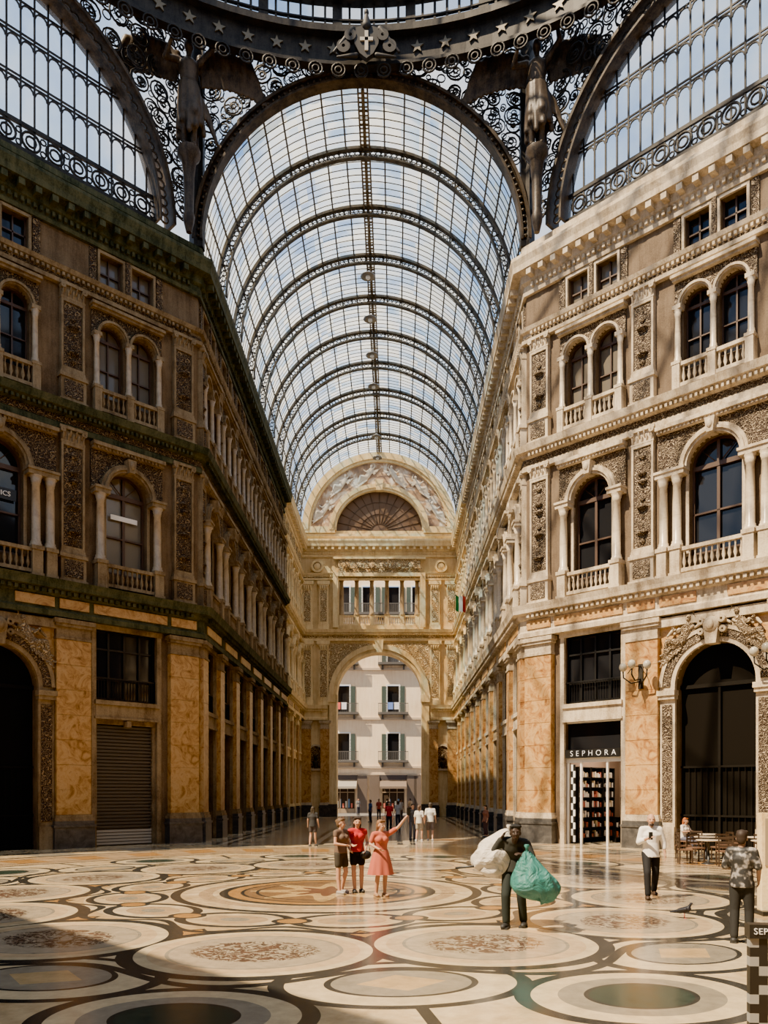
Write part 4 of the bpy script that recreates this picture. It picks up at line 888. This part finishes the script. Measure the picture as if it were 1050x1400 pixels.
def person(label,loc,rz,H,pose,top,sleeve,bottom,blen,shoe,skin,hair,hs='short',vox=.012,yaw=0,female=False,topmat=None,bk='pants',hem=.85):
    J={k:V(v) for k,v in BASE.items()}
    for k,v in pose.items(): J[k]=V(v)
    k=H/1.72; fine=vox<.016
    root=obj('person',None,label,'person',(loc[0],loc[1],0),rz)
    fw=.94 if female else 1.0
    def torso(b,g,lo=0):
        b.cap(J['pel'],J['wa'],.118*fw+g,.1*fw+g,k=1.3); b.cap(J['wa'],J['ch'],.1*fw+g,.12*fw+g,k=1.3); b.cap(J['ch'],lerp(J['ch'],J['nk'],.6),.12*fw+g,.075+g,k=1.5)
        b.cap(lerp(J['shA'],J['shB'],.12),lerp(J['shA'],J['shB'],.88),.055+g,.055+g,n=10)
        if female: 
            for s in(-1,1): b.ell(J['ch']+V((s*.065,-.09,.0)),(.06+g,.06+g,.06+g),10)
    b=MB(); torso(b,0); b.cap(J['nk']-V((0,0,.04)),J['hd']-V((0,0,.05)),.052,.048)
    R=Matrix.Rotation(yaw,3,'Z'); h=J['hd']
    P=lambda v:h+R@V(v)
    b.ell(P((0,.012,.03)),(.076,.092,.1),16); b.ell(P((0,-.025,-.045)),(.056,.06,.07),14); b.cap(P((0,-.085,.015)),P((0,-.105,-.02)),.012,.017,n=8); 
    for s in (-1,1): b.ell(P((s*.078,.01,-.005)),(.012,.02,.032),8); b.ell(P((s*.035,-.07,-.02)),(.025,.02,.025),8)
    b.cap(P((-.04,-.072,.035)),P((.04,-.072,.035)),.014,.014,n=6)
    for s,X in ((-1,'A'),(1,'B')):
        sh,el,wr=J['sh'+X],J['el'+X],J['wr'+X]
        b.cap(sh,el,.05*fw,.038*fw); b.cap(el,wr,.04*fw,.026*fw)
        d=(wr-el).normalized(); side=V((0,1,0))-d*d.y; side=side.normalized() if side.length>.2 else V((1,0,0)); pn=d.cross(side); 
        if pn.x*s>0: pn=-pn
        b.cap(wr,wr+d*.075,.02,.018,side=side,k=1.9,n=10)
        if fine:
            for i,ln in enumerate((.06,.072,.068,.052)):
                p0=wr+d*.078+side*(-.032+.021*i); p1=p0+d*ln*.55+pn*.008; p2=p1+d*ln*.4+pn*.022; b.cap(p0,p1,.0095,.009,n=6); b.cap(p1,p2,.009,.008,n=6)
            p0=wr+d*.025-side*.03; p1=p0+d*.03-side*.03+pn*.01; b.cap(p0,p1,.012,.011,n=6); b.cap(p1,p1+d*.03-side*.008+pn*.008,.011,.009,n=6)
        hi,kn,an=J['hi'+X],J['kn'+X],J['an'+X]
        b.cap(hi,kn,.085*fw,.052); b.cap(kn,lerp(kn,an,.35)+V((0,.015,0)),.052,.054); b.cap(lerp(kn,an,.35)+V((0,.015,0)),an,.052,.036); b.cap(an-V((0,-.02,.04)),an+V((s*.02,-.14,-.055)),.038,.03,k=1.2)
    body=remesh(b,'body',cm(skin,.55),vox,2,k); obj('body',body,parent=root)
    for s in (-1,1): obj('eye',EYE,parent=root,loc=tuple(P((s*.031,-.088,.012))*k))
    obj('mouth',MOU,parent=root,loc=tuple(P((0,-.084,-.052))*k))
    if top:
        t=MB(); g=.018
        w0=J['wa']; t.cap(w0,J['ch'],.1*fw+g,.12*fw+g,k=1.3); t.cap(J['ch'],lerp(J['ch'],J['nk'],.6),.12*fw+g,.075+g,k=1.5)
        t.cap(lerp(J['shA'],J['shB'],.12),lerp(J['shA'],J['shB'],.88),.055+g,.055+g,n=10)
        if female: 
            for s in(-1,1): t.ell(J['ch']+V((s*.065,-.09,.0)),(.06+g,.06+g,.06+g),10)
        for X in 'AB':
            sh,el,wr=J['sh'+X],J['el'+X],J['wr'+X]
            if sleeve>0: t.cap(sh,lerp(sh,el,min(1,sleeve*2)),.066*fw,.060*fw)
            if sleeve>.5: t.cap(el,lerp(el,wr,(sleeve-.5)*2),.060*fw,.048)
        pz=J['pel']; zb=pz.z+(hem-.95)
        if bk!='dress': t.frus((pz.x,pz.y,zb),(w0.x,w0.y,w0.z+.02),.182*fw,.152*fw,.155*fw,.124*fw)
        else: t.frus((pz.x,pz.y,pz.z),(w0.x,w0.y,w0.z+.02),.17*fw,.14*fw,.15*fw,.12*fw)
        obj('dress_bodice' if bk=='dress' else 'shirt',remesh(t,'top',topmat or cm(top),.015,2,k),parent=root)
    if bk=='pants':
        t=MB(); t.cap(J['pel']-V((0,0,.02)),J['pel']+V((0,0,.04)),.125*fw,.115*fw,k=1.28)
        for X in 'AB':
            hi,kn,an=J['hi'+X],J['kn'+X],J['an'+X]
            if blen>.5: t.cap(hi,kn,.102*fw,.074); t.cap(kn,lerp(kn,an,(blen-.5)*2-.05),.074,.062)
            else: t.cap(hi,lerp(hi,kn,blen*2),.104*fw,.094*fw)
        obj('trousers' if blen>.6 else 'shorts',remesh(t,'bottom',cm(bottom),.016,2,k),parent=root)
    else:
        t=MB(); n=40; zt=1.06; zb=blen; vs=[];fs=[]; L=10
        for j in range(L+1):
            q=j/L; z=zt+(zb-zt)*q; r0=.135+.12*q**.8
            for i in range(n):
                aa=2*pi*i/n; rr=r0*(1+.09*q*math.sin(aa*9)+.04*q*math.sin(aa*5+1)); vs.append(((J['pel'].x+rr*1.15*math.cos(aa))*k,(J['pel'].y+rr*.95*math.sin(aa))*k,z*k))
        for j in range(L):
            for i in range(n): fs.append((j*n+i,j*n+(i+1)%n,(j+1)*n+(i+1)%n,(j+1)*n+i))
        t.add(vs,fs,0,True); obj('skirt',t.mesh('skirt',cm(bottom)),parent=root)
    for s,X in ((-1,'A'),(1,'B')):
        t=MB(); an=J['an'+X]; t.cap((an+V((0,.035,-.045)))*k,(an+V((s*.02,-.15,-.05)))*k,.045*k,.036*k,k=1.15); t.box((an.x-.045)*k,(an.x+.05)*k,(an.y-.17)*k,(an.y+.07)*k,(an.z-.09)*k,(an.z-.06)*k); obj('shoe',t.mesh('shoe',cm(shoe,.5)),parent=root)
    if hair:
        t=MB()
        if hs=='bald': t.ell(P((0,.045,.025)),(.08,.068,.07),14); t.ell(P((0,-.04,-.085)),(.05,.05,.04),12)
        else:
            t.ell(P((0,.03,.05)),(.086,.088,.094),16); t.ell(P((0,.055,.0)),(.078,.06,.09),14); t.cap(P((-.06,-.045,.1)),P((.06,-.045,.1)),.03,.03,n=8)
            if hs=='long':
                for s in (-1,0,1): t.cap(P((s*.055,.05,.0)),P((s*.065,.075,-.2)),.05,.028,n=8)
            if hs=='bun': t.ell(P((0,.11,.06)),(.045,.045,.045),10)
            if hs=='pony': t.cap(P((0,.1,.05)),P((0,.14,-.14)),.035,.018,n=8)
        obj('hair',remesh(t,'hair',cm(hair,.6),.014,1,k),parent=root)
    return root
SK=(.50,.28,.18); SKd=(.04,.025,.019)
person('woman in brown vest and dark shorts standing beside friends',(.31,-.5),.9,1.66,dict(elA=(-.24,-.05,1.15),wrA=(-.12,-.24,1.12),elB=(.24,-.03,1.14),wrB=(.14,-.25,1.1),anA=(-.1,-.05,.09),knB=(.11,-.06,.5),anB=(.13,.08,.09)),(.13,.085,.06),.15,(.045,.038,.028),.3,(.3,.27,.24),SK,(.12,.07,.035),'bun',female=True,yaw=.3,hem=.93)
person('woman in red top and black shorts looking up',(.66,-.25),.2,1.68,dict(elA=(-.25,.03,1.14),wrA=(-.2,-.16,1.0),elB=(.24,.03,1.14),wrB=(.16,-.18,.98),knA=(-.09,-.06,.5),anA=(-.06,-.02,.09)),(.42,.015,.02),.1,(.012,.012,.012),.28,(.05,.05,.05),SK,(.03,.018,.012),'long',female=True,hem=.93)
person('woman in coral dress raising a phone for a selfie',(1.2,-1.0),.35,1.64,dict(elB=(.36,-.14,1.55),wrB=(.5,-.26,1.78),elA=(-.26,-.02,1.18),wrA=(-.12,-.22,1.08),knA=(-.09,-.06,.5)),(.44,.11,.065),.35,(.44,.11,.065),.5,(.3,.18,.1),SK,(.2,.10,.045),'pony',female=True,bk='dress',yaw=.5)
person('dark-clothed man hunched under large sacks on shoulder and arm',(3.46,-4.95),-.35,1.86,dict(wa=(0,-.03,1.09),ch=(.02,-.13,1.24),nk=(.06,-.25,1.36),hd=(.09,-.35,1.45),shA=(-.12,-.19,1.33),shB=(.22,-.19,1.30),elA=(-.26,-.2,1.18),wrA=(-.13,-.26,1.38),elB=(.31,-.22,1.10),wrB=(.20,-.38,1.14),knA=(-.1,-.14,.5),anA=(-.1,-.10,.09),anB=(.12,.12,.09),knB=(.11,-.02,.5)),(.03,.031,.028),.9,(.018,.024,.022),1.0,(.03,.03,.03),SKd,(.01,.01,.01),'short',vox=.011,yaw=.3)
person('bearded man in white shirt and black trousers looking at a phone',(6.88,-1.25),-.15,1.78,dict(elA=(-.24,-.04,1.14),wrA=(-.08,-.27,1.24),elB=(.26,.05,1.14),wrB=(.28,.02,.9),knA=(-.1,-.2,.53),anA=(-.09,-.22,.09),knB=(.1,.04,.5),anB=(.1,.26,.13),hd=(0,-.045,1.585)),(.82,.79,.74),.75,(.012,.012,.014),1.0,(.05,.03,.02),SK,(.04,.025,.02),'bald',vox=.011,hem=.84)
cam_m,nt,bb=nm('camouflage_print'); co=coord(nt); vv=tex(nt,'ShaderNodeTexNoise',14,co,Detail=1.0); nt.links.new(ramp(nt,vv.outputs[0],[(.42,(.02,.02,.02)),(.48,(.05,.047,.043)),(.54,(.13,.12,.11)),(.6,(.28,.26,.245))]),bb.inputs['Base Color'])
for n_ in nt.nodes:
    if n_.type=='VALTORGB': n_.color_ramp.interpolation='CONSTANT'
person('man in camouflage t-shirt and black trousers seen from behind',(6.62,-6.3),2.6,1.66,dict(elA=(-.24,.0,1.14),wrA=(-.22,-.14,.95),elB=(.25,-.02,1.14),wrB=(.15,-.24,1.12),knA=(-.1,-.05,.5),anA=(-.1,-.04,.09),anB=(.1,.07,.09),knB=(.1,.0,.5)),(.2,.2,.2),.45,(.02,.02,.02),1.0,(.03,.03,.03),(.3,.18,.12),(.03,.02,.015),'short',vox=.011,topmat=cam_m)
person('woman in dark clothes walking away through the arcade',(-1.93,15.5),3.0,1.66,dict(anA=(-.1,-.12,.09),anB=(.1,.15,.1)),(.03,.03,.03),.3,(.06,.05,.05),.3,(.1,.1,.1),SK,(.04,.03,.02),'long',vox=.02,female=True)
person('woman in pale top and shorts near the arcade',(2.62,19.1),2.8,1.66,dict(knA=(-.1,-.12,.5),anA=(-.1,-.12,.09),anB=(.1,.14,.1)),(.6,.56,.5),.4,(.35,.3,.24),.35,(.5,.5,.5),SK,(.1,.06,.04),'pony',vox=.02,female=True)
person('man in white shirt and shorts beside a companion',(3.15,19.4),3.1,1.78,dict(knB=(.1,-.12,.5),anB=(.1,-.12,.09),anA=(-.1,.14,.1)),(.65,.64,.6),.4,(.12,.1,.1),.45,(.4,.4,.4),SK,(.05,.04,.03),'short',vox=.02)
person('tourist in dark shirt standing with others',(2.35,20.6),.3,1.7,{},(.06,.06,.07),.4,(.1,.1,.12),1.0,(.1,.1,.1),SK,(.05,.04,.03),'short',vox=.02)
person('person in red top further down the arcade',(1.15,30),.1,1.72,{},(.5,.05,.05),.4,(.04,.04,.05),1.0,(.1,.1,.1),SK,(.05,.03,.02),'short',vox=.02)
person('person in brown clothes near the shop pilasters',(6.05,22.2),-1.2,1.62,{},(.22,.10,.07),.6,(.08,.05,.05),.9,(.1,.1,.1),SK,(.04,.03,.02),'long',vox=.02,female=True)
for x,y,c,lb_ in ((-.4,44,(.1,.15,.3),'pedestrian in blue shirt'),(2.0,50,(.6,.6,.6),'pedestrian in pale grey shirt'),(.8,56,(.08,.08,.08),'pedestrian in black shirt'),(3.0,61,(.5,.35,.2),'pedestrian in tan shirt'),(-2.2,63,(.25,.25,.25),'pedestrian in grey shirt'),(1.7,34,(.5,.48,.45),'pedestrian in cream shirt'),(.1,52,(.45,.1,.08),'pedestrian in dark red shirt')):
    person(lb_+' near the street entrance',(x,y),random.uniform(-3,3),1.72,{},c,.4,(.06,.06,.08),1.0,(.1,.1,.1),SK,(.05,.03,.02),'short',vox=.025)
ph=MB().box(-.04,.04,-.006,.006,-.08,.08).mesh('ph',Black)
def oloc(px,py,rz,v): c,s=math.cos(rz),math.sin(rz); return (px+c*v[0]-s*v[1],py+s*v[0]+c*v[1],v[2])
obj('phone',ph,'black phone held up for a selfie','phone',oloc(1.2,-1.0,.35,(.51,-.32,1.82)),.35)
obj('phone',ph,'black phone held at chest height','phone',oloc(6.88,-1.25,-.15,(-.06,-.37,1.33)),-.15)
hb=MB(); hb.ell((0,0,0),(.12,.07,.1),14); hb.tube([(-.1,0,.05),(-.05,0,.28),(.05,0,.28),(.1,0,.05)],.008,5); obj('handbag',hb.mesh('h',cm((.02,.02,.02),.4)),'small black handbag carried by a woman','bag',oloc(.66,-.25,.2,(.16,-.22,.85)),.2)
# sacks
def fabric(name,c):
    m,nt,b=nm(name); co=coord(nt); n=tex(nt,'ShaderNodeTexNoise',4,co,Detail=5.0,Distortion=1.5); setb(b,Base_Color=(*c,1),Roughness=.55); bump(nt,b,n.outputs[0],1,.08); return m
def sackmesh(fn,mat,n=64):
    m=MB(); vs=[];fs=[];L=40
    for j in range(L+1):
        t=j/L
        for i in range(n):
            a=2*pi*i/n; vs.append(fn(t,a))
    for j in range(L):
        for i in range(n): fs.append((j*n+i,j*n+(i+1)%n,(j+1)*n+(i+1)%n,(j+1)*n+i))
    fs+=[tuple(range(n-1,-1,-1)),tuple(range(L*n,(L+1)*n))]
    m.add(vs,fs,0,True); return m.mesh('s',mat)
def teal(t,a):
    z=-.36+.76*t; prof=(math.sin(min(1,t/.3)*pi/2))**.5*(1-.90*max(0,(t-.3)/.7)**1.5)
    w=.37*prof+.012
    f=1+.09*math.sin(a*7+t*3)*t+.14*noise.noise(V((math.cos(a)*1.6,math.sin(a)*1.6,t*2.5)))+.03*math.sin(a*13+2*math.sin(t*5))
    return (w*1.0*f*math.cos(a)+.08*(1-t)-.13*t,w*.72*f*math.sin(a),z+.06*noise.noise(V((math.cos(a)*2,math.sin(a)*2,t*2)))-.05*max(0,math.cos(a-.3))*(1-t))
def white(t,a):
    cx=-.30+.52*t+.02*math.sin(t*pi); cz=-.30+.66*t-.08*math.sin(t*pi)
    prof=(max(0.02,math.sin(pi*min(1,(t*.93+.05))))**.5)*(1-.30*t)
    w=.37*prof; f=1+.16*noise.noise(V((math.cos(a)*1.7,math.sin(a)*1.7,t*4)))+.05*math.sin(a*6+t*9)+.03*math.sin(a*11-t*6)
    sd=V((-.8,0,.6)); p=V((cx,0,cz))+sd*(w*1.0*f*math.cos(a))+V((0,1,0))*(w*.85*f*math.sin(a)); return tuple(p)
def knot(mat,k=.55):
    n=MB(); n.lathe(0,0,[(.05*k,-.08),(.03*k,.0),(.05*k,.05),(.085*k,.09),(.06*k,.11)],9); return n.mesh('n',mat)
bx,by=3.46,-4.95
mw=fabric('white_sack',(.62,.57,.49)); mt_=fabric('teal_sack',(.03,.175,.155))
e=obj('sack',None,'large off-white cloth sack slung over the shoulder','sack',(bx-.27,by+.08,1.22),0); obj('sack_body',sackmesh(white,mw),parent=e); obj('tied_neck',knot(mw),parent=e,loc=(.19,-.03,.36))
e=obj('bag',None,'bulging turquoise plastic bag held in front','bag',(bx+.25,by-.54,.87),0); obj('bag_body',sackmesh(teal,mt_),parent=e); obj('tied_neck',knot(mt_),parent=e,loc=(-.13,0,.42))
st=MB().tube([(-.25,0,.0),(.1,.05,.03),(.3,.05,.1)],.02,6); obj('rolled_umbrella',st.mesh('u',Black),'thin black rolled item poking from the sack','umbrella',(bx-.72,by-.05,.98))
# pigeon
p=MB(); p.cap((0,.08,.13),(0,-.06,.17),.05,.055); p.cap((0,-.07,.2),(0,-.1,.25),.03,.022); p.ell((0,-.115,.27),(.023,.028,.024),10); p.cap((0,.12,.12),(0,.24,.1),.035,.015,k=1.6)
for s in(-1,1): p.cap((s*.045,-.03,.17),(s*.035,.15,.13),.03,.014)
e=obj('pigeon',None,'dark grey pigeon standing on the marble','bird',(6.6,-4.0,0),1.0); e.scale=(1.0,)*3; obj('body',remesh(p,'pg',cm((.015,.015,.02),.5),.008,1),parent=e)
q=MB().cap((0,-.135,.268),(0,-.165,.26),.008,.003,n=6); obj('beak',q.mesh('b',cm((.1,.08,.07),.4)),parent=e)
for s in (-1,1):
    q=MB(); q.tube([(s*.02,.0,.11),(s*.022,0,.008)],.005,5)
    for dx in (-.015,0,.015): q.tube([(s*.022,0,.006),(s*.022+dx,-.035,.004)],.003,4)
    obj('leg',q.mesh('l',cm((.45,.12,.1),.6)),parent=e)
# cafe furniture
tt=MB().lathe(0,0,[(.36,.72),(.38,.73),(.38,.75),(.36,.76)],20).mesh('t',plain('table_top',(.5,.42,.32),.3)); tb=MB().lathe(0,0,[(.22,0),(.2,.03),(.04,.06),(.03,.7),(.1,.72)],14).mesh('b',Black)
lm=MB().box(-.018,.018,-.018,.018,0,.44).mesh('l',WoodD); sm_=MB(); sm_.box(-.22,.22,-.21,.21,.43,.47); SM=sm_.mesh('s',plain('woven_seat',(.15,.08,.045),.7))
bk_=MB(); bk_.box(-.22,-.185,.18,.215,.45,.9); bk_.box(.185,.22,.18,.215,.45,.9)
for z in (.58,.7,.84): bk_.box(-.2,.2,.185,.21,z,z+.06)
BK=bk_.mesh('b',WoodD)
CH=[('seat',SM),('backrest',BK)]+[('leg',lm,None,(sx*.195,sy*.185,0)) for sx in(-1,1) for sy in(-1,1)]
def chair(x,y,rz): inst(CH,'cafe_chair',(x,y,0),rz,'dark wooden slatted cafe chair','chair','cafe chairs')
def table(x,y): inst([('table_top',tt),('table_base',tb)],'cafe_table',(x,y,0),0,'small round cafe table with black pedestal','table','cafe tables')
table(12.72,10.72); chair(12.2,11.55,.6); chair(12.15,10.1,2.4); chair(13.5,10.4,-1.9)
table(11.95,8.9); chair(11.2,8.9,pi/2); chair(12.1,8.1,pi); chair(12.7,9.2,-1.4)
table(13.6,8.7); chair(13.7,7.9,pi+.2); chair(14.2,9.3,-.7)
table(12.9,6.7); chair(12.2,6.6,pi/2+.2); chair(13.1,5.95,pi); chair(13.2,7.45,-.2)
table(11.3,7.0); chair(10.6,7.1,pi/2-.2); chair(11.5,6.25,pi-.2); chair(11.2,7.8,.1)
person('seated red-haired woman at a cafe table',(12.2,11.55),.6,1.68,dict(pel=(0,.05,.57),wa=(0,.05,.72),ch=(0,.02,.90),nk=(0,.0,1.07),hd=(0,-.03,1.21),shA=(-.17,.01,1.02),shB=(.17,.01,1.02),elA=(-.24,-.08,.82),wrA=(-.1,-.28,.84),elB=(.24,-.08,.82),wrB=(.1,-.28,.84),hiA=(-.09,.02,.54),hiB=(.09,.02,.54),knA=(-.12,-.4,.52),knB=(.12,-.4,.52),anA=(-.12,-.38,.09),anB=(.12,-.38,.09)),(.6,.55,.5),.4,(.1,.1,.14),.9,(.1,.1,.1),SK,(.45,.14,.04),'long',vox=.016,female=True,hem=.95)
# sign stand and totem
sb=MB()
for i in range(14):
    for j in range(2): sb.box(-.07+.07*j,.07*j,-.035,.035,i*.075,i*.075+.075,0 if (i+j)%2==0 or i%3==0 else 1)
gd=MB()
for i in range(6): gd.box(.1+i*.06,.106+i*.06,-.01,.01,.02,1.03)
for i in range(10): gd.box(.08,.4,-.01,.01,.03+i*.1,.036+i*.1)
bd=MB(); bd.box(-.08,.6,-.06,.06,1.05,1.16); tx=text('SEPHORA',.07,White,.003,1.1,'LEFT'); tx.transform(Matrix.Translation((-.05,-.065,1.105))); ft=MB().box(-.2,.6,-.2,.2,0,.03)
inst([('checkered_post',sb.mesh('s',Black,plain('dull_white',(.28,.28,.26),.5))),('wire_grid',gd.mesh('g',Black)),('sign_board',bd.mesh('b',Black)),('sign_lettering',tx),('base_plate',ft.mesh('f',Black))],'sign_stand',(4.40,-11.75,0),-.08,'slim dark checkered shop sign stand with black board','sign')
tm=MB(); tm.box(0,.8,-.1,.1,.08,1.85); tq=MB(); tq.box(.05,.75,-.12,-.1,.9,1.75); tf=MB().box(-.05,.85,-.25,.25,0,.08)
inst([('panel',tm.mesh('t',S_cream)),('poster',tq.mesh('q',plain('poster_tan',(.35,.28,.18),.5))),('base_plate',tf.mesh('f',Black))],'information_totem',(8.15,-3.5,0),0,'cream freestanding information panel','sign')
# ------------------------------------------------------------------ world, sun, camera
W=bpy.data.worlds.new('World'); scn.world=W; W.use_nodes=True; nt=W.node_tree; bg=nt.nodes['Background']
co=coord(nt,'Generated'); n=tex(nt,'ShaderNodeTexNoise',3.2,co,Detail=7.0,Roughness=.6,Distortion=.4)
nt.links.new(ramp(nt,n.outputs[0],[(.38,(.22,.42,.80)),(.48,(.54,.70,.94)),(.57,(.98,.98,1.0))]),bg.inputs[0]); bg.inputs[1].default_value=1.35
sd=bpy.data.lights.new('sun','SUN'); sd.energy=13; sd.angle=.009; sd.color=(1,.79,.53); so=bpy.data.objects.new('sun',sd); coll.objects.link(so)
d=V((.85,.53,0)).normalized()*math.cos(math.radians(54)); d.z=-math.sin(math.radians(54)); so.rotation_euler=d.to_track_quat('-Z','Y').to_euler()
cam=bpy.data.cameras.new('cam'); c=bpy.data.objects.new('camera',cam); coll.objects.link(c); c.location=(1.5,-18.2,2.2); c.rotation_euler=(pi/2,0,0)
cam.lens=1102/1400*36; cam.sensor_width=36; cam.shift_x=-15/1400; cam.shift_y=385/1400; cam.clip_end=500
scn.camera=c
scn.view_settings.view_transform='AgX'
try: scn.view_settings.look='AgX - Punchy'
except Exception: pass
scn.view_settings.exposure=.8
